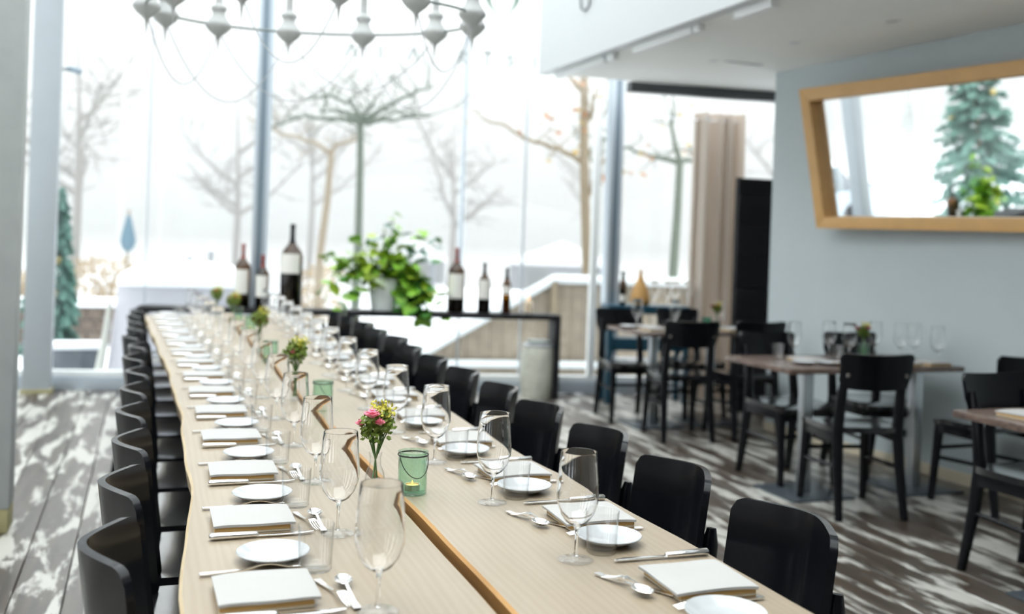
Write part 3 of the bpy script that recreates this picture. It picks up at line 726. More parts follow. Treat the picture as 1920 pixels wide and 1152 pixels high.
# recessed ceiling fittings
DL = [((4.14, 4.83), 'recessed ceiling downlight nearest the camera above the tables'), ((4.02, 5.62), 'recessed ceiling downlight second from the camera near the blue wall'), ((3.90, 6.45), 'recessed ceiling downlight farthest from the camera by the window')]
def make_downlight():
    t = thing('downlight', 'x', 'ceiling light', group='recessed downlights')
    MB().lathe([(.036, .0), (.046, -.004), (.052, -.003), (.052, 0)], 24).build('trim_ring', M['white'], t, smooth=50)
    MB().lathe([(0, -.001), (.03, -.002), (.036, -.0005)], 24).build('lamp_face', M['steel'], t, smooth=50)
    return t
dl = make_downlight()
for (px, py), lb in DL: lay(dl, (px, py, CZ-.0005), 0, lb)
vt = thing('air_slot', 'slim pale air slot set in the low ceiling near the window', 'vent', (4.13, 6.40, CZ))
MB().box(-.16, .16, -.02, .02, -.006, -.0005).build('slot_frame', M['white'], vt, bevel=.002)
MB().box(-.145, .145, -.006, .006, -.0075, -.006).build('slot', M['shed'], vt)

# ------------------------------------------------------------------ wall mirror
TILT = R(5.6)
mi = thing('wall_mirror', 'large slanted wall mirror in a deep light oak frame on the blue wall', 'mirror', (*Wp(0, .105), 1.585))
MX = Matrix((Vector((WD.x, WD.y, 0)), Vector((0, 0, 1)), Vector((WN.x, WN.y, 0)))).transposed().to_4x4() @ Matrix.Rotation(R(2), 4, 'Y') @ Matrix.Rotation(TILT, 4, 'X')
# local: x along the wall towards the camera, y up, z off the wall
def mir_pt(q): return q
OUT = [(.60, 0.0), (.375, 1.045), (3.35, .985), (3.10, -.045)]; OUT = [(.665, .0), (3.15, -.03), (3.40, .945), (.545, 1.005)]
INN = [(.745, .080), (3.06, .055), (3.27, .865), (.645, .91)]
DEP = .085
for i in range(4):
    k = (i+1) % 4; a, b_, c, d = OUT[i], OUT[k], INN[k], INN[i]
    MB().prism([a, b_, c, d], .0, DEP, MX).build('frame_bar', M['frame_oak'], mi, bevel=.003)
MB().prism(INN, .006, .014, MX).build('mirror_glass', M['mirror'], mi, smooth=0)

# ------------------------------------------------------------------ window ledges, bottles and plants
def make_console(name, label, s0, s1, o0, o1, z=.76):
    c0 = F((s0+s1)/2, (o0+o1)/2); t = thing(name, label, 'console', c0, FRZ); L = (s1-s0)/2; D_ = (o1-o0)/2
    MB().box(-L, L, -D_, D_, z-.045, z).build('top', M['black_matt'], t, bevel=.003)
    MB().box(L-.05, L, -D_, D_, 0, z-.0452).build('leg_panel', M['black_matt'], t, bevel=.003)
    MB().box(-L, -L+.05, -D_, D_, 0, z-.0452).build('leg_panel', M['black_matt'], t, bevel=.003)
    return t
make_console('window_console', 'long black console table standing before the middle of the glass front', .74, 4.37, -.42, -.13)
c2_ = thing('window_console', 'black console table in the left corner of the hall, seen in the mirror', 'console', (-1.75, 8.05, 0))
MB().box(-.85, .83, -.17, .17, .715, .76).build('top', M['black_matt'], c2_, bevel=.003)
for sx in (-.80, .78): MB().box(sx-.05, sx+.05, -.17, .17, 0, .7148).build('leg_panel', M['black_matt'], c2_, bevel=.003)
LZ = .7605
def make_bottle(loc, h, r, label, caps, fill=.55, lab=(.32, .58), name='wine_bottle', tan=False):
    t = thing(name, label, 'bottle', loc, 0, 'wine bottles on the black console')
    nr = max(.015, r*.205); P = lambda rr, z: (rr, z*h)
    body = [(0, .003), (r*.75, 0), (r*.97, .006*1), (r, .03*h), P(r, .60), (r*.97, .64*h), (r*.80, .69*h), (r*.52, .735*h), (nr*1.5, .775*h), (nr*1.12, .82*h), (nr, .965*h), (nr*1.2, .967*h), (nr*1.2, .99*h), (nr*.8, h)]
    gb_ = MB().lathe(body, 28).build('glass_body', M['bottle'], t, smooth=50)
    MB().lathe([(0, .01*h), (r*.93, .012*h), (r*.94, fill*h), (0, fill*h)], 24).build('wine', M['wine'] if not tan else M['amber_wine'], gb_, smooth=50)
    MB().lathe([(nr*1.62, .765*h), (nr*1.2, .815*h), (nr*1.09, .85*h), (nr*1.08, .962*h), (nr*1.27, .965*h), (nr*1.27, .992*h), (nr*.6, 1.003*h), (0, 1.003*h)], 16).build('capsule', M[caps], t, smooth=50)
    def fn(u, v):
        a = -math.pi/2-.35+(u-.5)*1.9; return (r*1.012*math.cos(a), r*1.012*math.sin(a), h*(lab[0]+(lab[1]-lab[0])*v))
    MB().sheet(fn, 18, 2, .001).build('paper_label', M['label'], gb_, smooth=60)
    return t
def onc(x, off): return (*(F((x-FA.x)/FE.x, 0).xy+FN*off), LZ)
make_bottle(onc(1.235, -.30), .735, .096, 'tallest bottle, huge and dark with a white label, beside the mullion', 'capsule_black', .52, (.42, .65))
make_bottle(onc(2.655, -.28), .575, .077, 'large amber bottle right of the green potted plant', 'capsule_red', .50, (.22, .60))
make_bottle(onc(2.905, -.28), .45, .058, 'medium bottle with a white label between two other bottles', 'capsule_black', .40, (.28, .66))
make_bottle(onc(3.105, -.28), .41, .039, 'slimmest amber bottle at the right end of the bottle row', 'capsule_black', .30, (.42, .60), tan=True)
make_bottle(onc(.83, -.28), .55, .068, 'green bottle with a pale label left of the mullion', 'capsule_red', .30, (.22, .60))
make_bottle(onc(1.00, -.33), .46, .058, 'small red capped bottle just before the mullion', 'capsule_red', .34, (.22, .62))
# candle jar
cj = thing('candle_jar', 'small glass jar with a glowing candle at the right of the bottles', 'candle', onc(3.32, -.22))
MB().lathe([(0, 0), (.045, 0), (.047, .004), (.047, .11), (.045, .11), (.045, .006), (0, .006)], 24).build('jar', M['glass'], cj, smooth=50)
MB().lathe([(0, .007), (.036, .007), (.036, .10), (.03, .115), (0, .118)], 20).build('candle', M['wax'], cj, smooth=50)
MB().lathe([(.0005, .119), (.007, .13), (.006, .142), (.0003, .16)], 8).build('flame', M['flame'], cj, smooth=60)

def leaf_mesh(name, kind, mt):
    if kind == 'lobed':
        pts = [(0, 0), (.10, .02), (.30, -.05), (.34, .16), (.50, .22), (.40, .42), (.46, .62), (.26, .66), (.20, .86), (0, 1.0)]
    else:
        pts = [(0, 0), (.10, .10), (.20, .35), (.20, .6), (.12, .85), (0, 1.0)]
    n = len(pts); b = MB(); vs = []
    for x_, y_ in pts: vs.append((0, y_, -.22*y_*y_))
    for x_, y_ in pts: vs.append((x_*1.05, y_, .10*x_-.22*y_*y_))
    for x_, y_ in pts: vs.append((-x_*1.05, y_, .10*x_-.22*y_*y_))
    fs = [(i, n+i, n+i+1, i+1) for i in range(n-1)]+[(i, i+1, 2*n+i+1, 2*n+i) for i in range(n-1)]
    b.add(vs, fs); return b.mesh(name, mt, 60)
LM = [leaf_mesh('leaf', 'lobed', M['leaf']), leaf_mesh('leaf', 'lobed', M['leaf_d']), leaf_mesh('leaf', 'lobed', M['leaf_y']), leaf_mesh('leaf', 'oval', M['leaf_b'])]
def make_plant(loc, label, seed, shoots, sc_=1.0):
    rnd = random.Random(seed); t = thing('potted_plant', label, 'plant', loc)
    MB().lathe([(0, 0), (.105, 0), (.112, .006), (.150, .265), (.156, .27), (.158, .285), (.146, .285), (.140, .262), (.10, .012), (0, .01)], 32).build('pot', M['pot'], t, smooth=40)
    MB().lathe([(0, .245), (.136, .245)], 24).build('soil', M['soil'], t)
    for (dx, dy, dz, arch, nl, kinds, sz) in shoots:
        a = Vector((dx*.12, dy*.1, .245)); e_ = Vector((dx, dy, dz)); mid = (a+e_)/2+Vector((0, 0, arch))
        pts = []
        for i in range(9):
            q = i/8; pts.append(a*(1-q)**2+mid*2*q*(1-q)+e_*q*q)
        st_ = MB().tube(pts, [.005-.0035*i/8 for i in range(9)], 5).build('stem', M['stem'], t, smooth=60)
        for i in range(nl):
            q = .28+.72*(i+1)/nl; p = a*(1-q)**2+mid*2*q*(1-q)+e_*q*q
            o = put('leaf', LM[rnd.choice(kinds)], st_, p+Vector((rnd.gauss(0, .02), rnd.gauss(0, .02), rnd.gauss(0, .015))))
            o.rotation_euler = (rnd.uniform(-.9, .7), rnd.uniform(-.6, .6), rnd.uniform(0, 6.28)); s = sz*rnd.uniform(.95, 1.55); o.scale = (s, s, s)
    return t
SH = [(-.02, 0, .78, .06, 9, [3, 3, 0], .075), (.10, .02, .72, .05, 8, [3, 0, 2], .08), (-.16, 0, .66, .05, 8, [0, 3, 2], .08), (.22, 0, .60, .08, 9, [3, 3, 1], .085), (.46, -.02, .64, .10, 8, [3, 1], .075), (.50, 0, .44, .14, 7, [1, 3], .075),
      (-.30, -.02, .50, .10, 9, [0, 2, 2], .095), (-.20, -.06, .40, .12, 9, [2, 2, 0], .11), (-.24, -.10, .10, .26, 10, [2, 0], .11), (-.46, -.03, .42, .12, 7, [0, 2], .08), (-.55, -.06, .10, .30, 8, [0, 1, 2], .085), (-.44, -.08, .02, .30, 6, [0, 1], .08),
      (.02, -.05, .50, .06, 9, [0, 2, 2], .10), (.26, -.10, .28, .18, 9, [0, 2, 1], .11), (.36, -.16, .10, .26, 12, [0, 1, 1, 2], .13), (.28, -.20, -.04, .30, 11, [1, 1, 0], .135), (.44, -.16, .16, .26, 8, [0, 2], .11), (.50, -.19, -.02, .32, 7, [1, 0], .09), (.14, -.20, -.02, .22, 8, [1, 0], .10), (0, -.1, .34, .1, 7, [0, 2, 3], .1),
      (.06, 0, .86, .02, 8, [3, 0, 0], .075), (-.28, -.02, .62, .06, 8, [0, 2], .085), (-.36, -.04, .30, .14, 8, [2, 0], .10), (.34, 0, .70, .06, 8, [3, 3, 0], .08), (.52, 0, .56, .1, 7, [3, 3], .08), (.12, -.08, .56, .04, 9, [0, 2, 2], .095), (-.10, -.06, .56, .04, 9, [0, 2, 2], .095), (.33, -.19, .02, .30, 12, [1, 0, 1, 2], .135), (.22, -.19, .10, .26, 11, [0, 1], .13), (.38, -.19, -.10, .34, 11, [1, 0], .12), (-.50, -.05, .26, .22, 8, [0, 2], .09), (-.58, -.04, .48, .12, 7, [0, 2], .075), (.20, -.10, .44, .08, 8, [0, 3], .10)]
make_plant(onc(2.03, -.27), 'leafy green plant in a pale pot trailing over the long black console', 5, SH)
make_plant((-1.55, 8.04, LZ), 'leafy green plant in a pale pot on the corner console, seen in the mirror', 6, SH[::2]+SH[1:6:2])
make_bottle((-1.02, 8.10, LZ), .50, .075, 'dark amber bottle on the corner console, seen in the mirror', 'capsule_black', .30, (.2, .4))
dp = thing('small_pot', 'small dark green round pot on the corner console, seen in the mirror', 'pot', (-1.20, 8.14, LZ))
MB().lathe([(0, 0), (.05, 0), (.085, .05), (.09, .10), (.07, .14), (.06, .15), (.05, .14), (0, .13)], 20).build('pot', mat('dark_green_glaze', (.01, .03, .025), .2), dp, smooth=60)
MB().lathe([(0, .15), (.062, .15), (.06, .165), (.02, .18), (.012, .2), (0, .203)], 20).build('lid', mat('dark_green_lid', (.012, .035, .03), .2), dp, smooth=60)
# ceramic garden stool
gs = thing('garden_stool', 'pale lattice patterned ceramic garden stool under the right end of the console', 'stool', (3.36, 8.40, 0))
MB().lathe([(0, 0), (.135, 0), (.142, .012), (.142, .05), (.148, .06), (.155, .20), (.157, .30), (.155, .38), (.148, .455), (.142, .465)], 40).build('body', M['stool'], gs, smooth=50)
MB().lathe([(.142, .465), (.148, .472), (.146, .487), (.12, .50), (.095, .502)], 40).build('rim', M['porcelain'], gs, smooth=50)
MB().lathe([(.10, .495), (.103, .512), (.10, .522), (.09, .524), (0, .526)], 32).build('lid', mat('green_white_lid', (.45, .50, .47), .3), gs, smooth=50)
MB().lathe([(.1005, .498), (.1045, .503), (.1045, .511), (.1005, .514)], 32).build('lid_band', mat('dark_green_band', (.02, .07, .045), .3), gs, smooth=50)
# small camera on the steel column
sp = thing('security_camera', 'small grey security camera on the steel column by the window', 'camera', (-.725, 9.24, 2.74))
MB().tube([(0, 0, 0), (.05, 0, .0)], .014, 10).build('bracket', M['steel_paint'], sp)
MB().tube([(.045, -.01, .005), (.09, -.03, -.002), (.15, -.055, -.02)], [.022, .028, .026], 14).build('housing', M['mullion'], sp, smooth=50)

# ------------------------------------------------------------------ small tables on the right
def make_table(label, x0, x1, y0, y1, posts, z=.75):
    cx_, cy_ = (x0+x1)/2, (y0+y1)/2
    t = thing('restaurant_table', label, 'table', (cx_, cy_, 0), 0, 'dark wood pedestal tables')
    MB().box(x0-cx_, x1-cx_, y0-cy_, y1-cy_, z-.03, z).build('tabletop', M['dark_oak'], t, bevel=.004)
    for px, py in posts:
        MB().box(px-cx_-.03, px-cx_+.03, py-cy_-.03, py-cy_+.03, .012, z-.0305).build('pedestal', M['steel'], t, bevel=.003)
        MB().box(px-cx_-.21, px-cx_+.21, py-cy_-.20, py-cy_+.20, 0, .012).build('base_plate', M['plate_steel'], t, bevel=.003)
    return t
make_table('dark wooden restaurant table beside the curtain and tall window', 3.53, 4.56, 6.70, 7.33, [(3.78, 7.0), (4.3, 7.0)], .755)
make_table('dark wooden restaurant table beneath the wall mirror', 3.36, 4.60, 4.64, 5.30, [(3.63, 4.85), (4.40, 4.82)])
make_table('dark wooden restaurant table cut off by the right edge of the photo', 3.25, 4.5, 2.62, 3.34, [(3.62, 2.98), (4.2, 2.98)])
cafe = make_cafe_chair()
for loc, rz, lb in [((3.67, 4.50, 0), -.20, 'black cafe chair with its back turned, tucked under the table beneath the mirror'),
                    ((4.49, 4.36, 0), .02, 'black cafe chair against the blue wall on the near side of the mirror table'),
                    ((3.75, 5.17, 0), R(180), 'black cafe chair on the far side of the mirror table, nearest its free end'),
                    ((4.40, 5.19, 0), R(178), 'black cafe chair behind the flower vase on the far side of the mirror table'),
                    ((3.67, 3.24, 0), R(182), 'black cafe chair with splayed leg behind the table at the right edge'),
                    ((3.745, 6.53, 0), -.18, 'black cafe chair with its back turned at the table by the curtain'),
                    ((4.27, 6.50, 0), -.05, 'black cafe chair beside the end of the blue wall, facing the curtain table'),
                    ((3.70, 7.27, 0), R(172), 'black cafe chair at the window side of the curtain table, left'),
                    ((4.30, 7.27, 0), R(183), 'black cafe chair at the window side of the curtain table, in front of the curtain')]:
    lay(cafe, loc, rz, lb)
def setting(nm, x_, y_, z, lab, rz=0):
    pass
B = .7505; Az = .7555
AT = 'the curtain table'; BT = 'the table beneath the mirror'
lay(win, (3.72, 7.18, Az), 0, 'wine glass at the left of the table by the curtain'); lay(win, (4.02, 7.10, Az), 0, 'wine glass in the middle of the table by the curtain'); lay(win, (4.46, 7.12, Az), 0, 'wine glass in front of the curtain on the small table by it')
lay(tum, (3.86, 7.16, Az), 0, 'water tumbler on the table by the curtain')
for q, (px, py, r_, lb) in enumerate([(3.70, 6.86, .1, 'folded napkin at the near left corner of the table by the curtain'), (3.98, 6.84, -.1, 'folded napkin left of the chair back on the table by the curtain'), (4.40, 6.84, .05, 'folded napkin at the near right corner of the table by the curtain'), (3.74, 7.06, 0, 'folded napkin on the window side of the table by the curtain'), (4.18, 7.20, 0, 'folded napkin beside the flowers on the table by the curtain')]):
    lay(nap, (px, py, Az), r_, lb)
for px, py, lb in [(3.60, 7.08, 'bread plate at the left end of the table by the curtain'), (3.84, 6.82, 'bread plate on the near side of the table by the curtain'), (4.46, 6.98, 'bread plate at the right end of the table by the curtain')]: lay(pla, (px, py, Az), 0, lb)
make_posy((4.36, 7.02, Az), 'small vase of red and yellow flowers on the table by the curtain', 71, [(-.042, -.012, -.006, .024, 'red'), (-.005, -.045, .004, .020, 'red')], r=.032, h=.18)
tl = make_lantern('candle_lantern', M['teal_glass'], .095); tl.location = (4.25, 6.99, Az); tl['label'] = 'teal glass candle lantern on the table by the curtain'
for px, py, lb in [(3.72, 5.10, 'wine glass at the left end of the table beneath the mirror'), (4.02, 5.16, 'wine glass left of the lantern on the table beneath the mirror'), (4.08, 5.04, 'wine glass just left of the flowers on the table beneath the mirror'), (4.36, 5.14, 'wine glass just right of the flowers on the table beneath the mirror'),
                   (4.42, 4.98, 'wine glass right of the flowers on the table beneath the mirror, nearer'), (4.545, 5.00, 'wine glass by the wall on the table beneath the mirror'), (4.54, 4.80, 'wine glass at the right end of the table beneath the mirror, nearer')]:
    lay(win, (px, py, B), 0, lb)
lay(tum, (3.62, 5.12, B), 0, 'water tumbler at the left end of the table beneath the mirror'); lay(tum, (3.98, 5.02, B), 0, 'water tumbler beside the lantern on the table beneath the mirror')
for px, py, r_, lb in [(3.72, 4.98, .05, 'folded napkin at the left end of the table beneath the mirror'), (3.86, 4.74, 0, 'folded napkin at the near edge, left of the chair back beneath the mirror'), (4.28, 4.98, 0, 'folded napkin beside the flowers on the table beneath the mirror'), (4.44, 4.74, .03, 'folded napkin at the near right of the table beneath the mirror'), (4.22, 4.74, -.04, 'folded napkin at the near edge, right of the chair back beneath the mirror')]:
    lay(nap, (px, py, B), r_, lb)
for px, py, lb in [(3.60, 4.84, 'bread plate at the near left corner of the table beneath the mirror'), (4.46, 5.10, 'bread plate by the wall on the table beneath the mirror'), (3.74, 4.80, 'bread plate beside the napkin at the left of the mirror table')]: lay(pla, (px, py, B), 0, lb)
make_posy((4.22, 5.08, B), 'small vase of dark red flowers on the table beneath the mirror', 72, [(-.042, -.010, -.008, .024, 'red'), (.012, -.044, 0, .022, 'red')], r=.034, h=.185)
lay(lan, (4.12, 4.96, B), .4, 'pale green glass candle lantern on the table beneath the mirror')
lay(nap, (3.42, 3.12, B), .1, 'folded napkin on the table at the right edge of the photo')
lay(pla, (3.62, 3.18, B), 0, 'bread plate on the table at the right edge of the photo')
lay(tum, (3.66, 2.98, B), 0, 'water tumbler on the table at the right edge of the photo')
# ------------------------------------------------------------------ curtain, dark board screen, blue console with glasses
cu = thing('curtain', 'tall taupe curtain hanging in deep pleats before the window', 'curtain', (4.90, 7.96, 0))
def cf(u, v):
    z = .01+2.64*v; k = .92+.08*(1-v); a = (u+.06*math.sin(u*9))*2*math.pi*3.6
    return ((u-.5)*.43*(1.04-.06*v), (.065+.03*math.sin(u*7+1))*math.sin(a)*k-.07*(u-.5), z)
MB().sheet(cf, 90, 14, .004).build('fabric', M['curtain'], cu, smooth=60)
for u in (.14, .36, .58, .80):
    p = cf(u, .975); MB().lathe([(.013, -.002), (.021, -.004), (.024, 0), (.021, .004), (.013, .002)], 16, mx=Matrix.Translation(p) @ Matrix.Rotation(R(90), 4, 'X')).build('eyelet', M['steel'], cu, smooth=50)
tag(MB().tube([(4.27, 8.07, 2.585), (4.9, 7.96, 2.58), (6.4, 7.72, 2.585)], .006, 8).build('curtain_wire', M['steel'], smooth=60), 'thin steel wire carrying the taupe curtain before the window', 'wire')
sb = thing('board_screen', 'tall black screen of horizontal boards behind the end of the blue wall', 'screen', (5.2, 7.42, 0))
zz = 0
for h in (.27, .27, .27, .27, .27, .27, .27, .14):
    MB().box(-.42, .5, -.02, .02, zz+.003, zz+h-.003).build('board', M['black_matt'], sb, bevel=.004); zz += h
for xx in (-.36, .44): MB().box(xx-.03, xx+.03, .041, .09, 0, zz).build('post', M['black_matt'], sb)
MB().box(-.42, .5, .0205, .040, 0, zz).build('backing', M['black_matt'], sb)
tc = thing('blue_console', 'petrol blue console table with a low shelf in front of the right window', 'console', (4.25, 8.05, 0), FRZ)
MB().box(-.38, .38, -.14, .14, .80, .875).build('top', M['teal'], tc, bevel=.004)
MB().box(-.345, .345, -.12, .12, .47, .58).build('shelf', M['teal'], tc, bevel=.004)
for sx in (-1, 1):
    for sy in (-1, 1): MB().box(sx*.355-.024, sx*.355+.024, sy*.115-.024, sy*.115+.024, 0, .80).build('leg', M['teal'], tc, bevel=.003)
tv = thing('teardrop_vase', 'tan teardrop shaped vase with a thin neck on the blue console', 'vase', (4.18, 8.02, .8755))
MB().lathe([(0, 0), (.07, 0), (.088, .02), (.092, .05), (.078, .11), (.052, .18), (.028, .24), (.016, .28), (.014, .31), (.011, .31)], 28).build('body', M['tan_vase'], tv, smooth=60)
MB().lathe([(.013, .305), (.019, .31), (.019, .316), (.009, .318)], 16).build('lip', M['tan_vase'], tv, smooth=60)
make_bottle((4.02, 8.05, .8755), .30, .032, 'slim black bottle left of the tan teardrop vase', 'capsule_black', .5, (.1, .3))
for q, (px, py) in enumerate([(4.33, 8.03), (4.43, 7.97), (4.53, 8.01), (4.63, 7.95)]):
    lay(win, (px, py, .8755), 0, 'wine glass on the blue console, %s from the tan vase' % ORD[q])

# ------------------------------------------------------------------ outside: covered furniture, ramp, trees, things in the snow
GZ = -.22
cv = thing('covered_garden_table', 'snow topped garden furniture under a pale grey cover outside the left window', 'furniture', (.42, 10.72, GZ))
rz_ = -.2; cm_ = Matrix.Rotation(rz_, 4, 'Z')
def cover(u, v):
    a = 2*math.pi*u; c, s = math.cos(a), math.sin(a); n = 4.0
    k = (abs(c)**n+abs(s)**n)**(-1/n); w_ = 1+.05*math.sin(a*14)*(1-v)
    q = 1.0-.10*v
    return cm_ @ Vector((.72*c*k*q*w_, .52*s*k*q*w_, .02+1.06*v))
MB().sheet(cover, 72, 8, .012).build('cover', M['cover'], cv, smooth=60)
def cap_(u, v):
    a = 2*math.pi*u; c, s = math.cos(a), math.sin(a); k = (abs(c)**4+abs(s)**4)**(-.25); q = .98*math.sin(v*math.pi/2)+.01
    return cm_ @ Vector((.67*c*k*q, .49*s*k*q, 1.07+.24*math.cos(v*math.pi/2)**.8))
MB().sheet(cap_, 48, 8, .02).build('snow_cap', M['snow'], cv, smooth=60)
MB().tube([cm_ @ Vector((-.69, -.35, .9)), cm_ @ Vector((-.72, -.4, .5)), cm_ @ Vector((-.78, -.43, .02))], [.02, .035, .05], 10).build('cover_fold', mat('pale_cover_fold', (.55, .54, .50), .8), cv, smooth=60)

def tree(name, label, base, trunk, r0, branches, bm_, seed, twigs=5, tl=.6, leaves=None, tr=.011, taper=.35):
    rnd = random.Random(seed); t = thing(name, label, 'tree', base); o = Vector(base)
    P = [Vector(p)-o for p in trunk]
    n = len(P); MB().tube(P, [1.25*r0*(1-taper*i/(n-1)) for i in range(n)], 10).build('trunk', M[bm_], t, smooth=60)
    ends = []
    for br in branches:
        Q = [Vector(p)-o for p in br]; b = MB(); m_ = len(Q)
        S = []
        for i in range(m_-1):
            for q in range(4): S.append(Q[i].lerp(Q[i+1], q/4)+Vector((rnd.gauss(0, .015), rnd.gauss(0, .015), rnd.gauss(0, .02))))
        S.append(Q[-1]); S[0] = Q[0]
        b.tube(S, [r0*.72*(1-.68*i/(len(S)-1)) for i in range(len(S))], 7)
        for q in range(twigs):
            i = rnd.randrange(len(S)//4, len(S)); p = S[i]
            d = Vector((rnd.gauss(0, 1), rnd.gauss(0, .6), rnd.gauss(.55, .6))).normalized()*tl*rnd.uniform(.4, 1)
            mid = p+d*.5+Vector((rnd.gauss(0, .05), 0, rnd.gauss(0, .05))); b.tube([p, mid, p+d], [tr, tr*.75, tr*.4], 5)
            for w_ in range(2):
                d2 = d*.5+Vector((rnd.gauss(0, .2), rnd.gauss(0, .15), rnd.gauss(.05, .2)))*tl; b.tube([mid, mid+d2*.6], [tr*.6, tr*.35], 4)
            ends.append(p+d)
        b.build('branch', M[bm_], t, smooth=60)
    if leaves:
        for k in range(leaves[0]):
            p = rnd.choice(ends)+Vector((rnd.gauss(0, .08), rnd.gauss(0, .08), rnd.gauss(0, .08)))
            q = put('leaf', LFM[k % len(LFM)], t, p); q.rotation_euler = (rnd.uniform(0, 6), rnd.uniform(0, 6), rnd.uniform(0, 6)); s = leaves[1]*rnd.uniform(.7, 1.3); q.scale = (s, s, s)
    return t
LFM = [leaf_mesh('leaf', 'oval', M['dead_leaf']), leaf_mesh('leaf', 'oval', M['dead_leaf_y'])]
T0 = (2.96, 14.88, GZ)
tree('pollarded_tree', 'pollarded tree with spreading flat crown outside the middle window', T0, [T0, (2.98, 14.88, 1.44), (2.97, 14.88, 2.5), (2.95, 14.89, 3.17)], .055,
     [[(2.95, 14.89, 3.14), (2.3, 15.1, 3.2), (1.67, 15.36, 3.02)], [(2.95, 14.89, 3.14), (3.4, 14.7, 3.18), (3.96, 14.52, 3.28)], [(2.95, 14.89, 3.17), (2.8, 14.95, 3.42), (2.52, 15.05, 3.52), (2.07, 15.22, 3.44)], [(2.95, 14.89, 3.17), (3.08, 14.84, 3.38), (3.2, 14.8, 3.55)],
      [(2.95, 14.89, 3.14), (2.6, 14.3, 3.2), (2.2, 13.9, 3.12)], [(2.95, 14.89, 3.14), (3.3, 15.5, 3.25), (3.7, 15.9, 3.45)], [(2.95, 14.89, 3.17), (3.5, 14.5, 3.5), (3.95, 14.4, 3.72)]], 'bark', 1, 7, .75)
T1 = (2.74, 17.1, GZ)
tree('slender_tree', 'slender leaning tree left of the pollarded tree outside the middle window', T1, [T1, (2.77, 17.09, 1.06), (2.86, 17.06, 2.0), (2.90, 17.04, 2.84)], .06,
     [[(2.90, 17.04, 2.82), (2.65, 17.14, 3.0), (2.11, 17.33, 3.13), (1.5, 17.5, 3.4)], [(2.90, 17.04, 2.84), (3.0, 17.0, 2.97), (3.3, 16.9, 3.05)]], 'bark_brown', 2, 5, .6)
T2 = (6.94, 12.36, GZ)
tree('bare_tree', 'bare tree with a few russet leaves outside the right window beside the curtain', T2, [T2, (6.95, 12.36, 1.06), (6.98, 12.35, 1.9), (6.99, 12.35, 2.62)], .06,
     [[(6.99, 12.35, 2.60), (6.7, 12.5, 2.68), (6.32, 12.6, 2.78), (5.9, 12.8, 2.9)], [(6.99, 12.35, 2.62), (6.9, 12.38, 2.95), (6.87, 12.4, 3.5)], [(6.99, 12.35, 2.62), (7.2, 12.3, 2.66), (7.5, 12.2, 2.75)]], 'bark', 3, 6, .5, (26, .08))
T3 = (5.22, 11.40, GZ)
tree('leafy_tree', 'pale brown tree with withered leaves just left of the right mullion', T3, [T3, (5.19, 11.41, 1.06), (5.11, 11.44, 2.47), (5.08, 11.45, 3.54), (5.06, 11.46, 4.3)], .055,
     [[(5.11, 11.44, 2.42), (4.8, 11.55, 2.6), (4.41, 11.7, 2.74), (3.9, 11.9, 2.95)], [(5.1, 11.44, 2.9), (5.2, 11.4, 3.1), (5.25, 11.4, 3.4)], [(5.08, 11.45, 3.3), (4.9, 11.5, 3.5), (4.7, 11.6, 3.9)], [(5.15, 11.43, 2.0), (5.25, 11.4, 2.2), (5.36, 11.37, 2.5)]], 'bark_brown', 4, 6, .45, (46, .10), .010)
T4 = (5.72, 12.28, GZ)
tree('sapling', 'thin grey sapling close to the right mullion outside', T4, [T4, (5.70, 12.29, 1.04), (5.69, 12.29, 2.41)], .035, [[(5.69, 12.29, 2.35), (5.6, 12.3, 2.6), (5.5, 12.35, 2.9)], [(5.69, 12.29, 2.4), (5.75, 12.3, 2.7), (5.74, 12.3, 3.1)]], 'bark', 5, 4, .4)
def frost(label, x_, y_, h, seed, sp=1.6, mt='bark_pale'):
    rnd = random.Random(seed); b0 = (x_, y_, GZ+.02*max(0, y_-24)+.0); br = []
    for k in range(6):
        a = rnd.uniform(0, 6.28); z0 = h*rnd.uniform(.35, .8); L = sp*rnd.uniform(.6, 1.1)
        br.append([(x_, y_, z0), (x_+.5*L*math.cos(a), y_+.5*L*math.sin(a), z0+.35*L), (x_+L*math.cos(a), y_+L*math.sin(a), z0+.85*L)])
    tree('frosted_tree', label, b0, [b0, (x_+.05, y_, h*.4), (x_, y_, h*.75), (x_-.08, y_, h*1.1)], .10, br, mt, seed, 11, 1.2, None, .018, .93)
frost('tall pale brown frosted tree outside the left window', -1.52, 23.98, 5.6, 21, 1.7)
frost('frosted tree far behind the pollarded tree, right of it', 8.6, 28.8, 4.2, 22, 2.0)
frost('frosted tree far beyond the middle of the left window', 2.4, 30.0, 4.8, 23, 1.8)
frost('frosted tree far away close to the left mullion', 5.0, 33.0, 5.4, 24, 2.0)
frost('frosted tree far away beyond the bottle row', 16.5, 36.0, 5.0, 25, 2.0)
frost('frosted tree far away outside the right window', 19.5, 27.0, 5.2, 26, 2.2)
frost('frosted tree beyond the left corner, seen in the mirror', -8.5, 19.5, 4.2, 27, 1.8, 'bark_brown')
lp = thing('lamp_post', 'tall slim pale lamp post outside the middle window', 'lamp post', (5.90, 19.13, GZ))
MB().tube([(0, 0, 0), (0, 0, 3.2), (.0, 0, 6.6)], [.07, .05, .04], 10).build('post', M['mullion_light'], lp, smooth=60)
MB().tube([(0, 0, 6.55), (.25, 0, 6.7), (.6, 0, 6.68)], [.03, .03, .05], 8).build('lamp_arm', M['mullion_light'], lp, smooth=60)
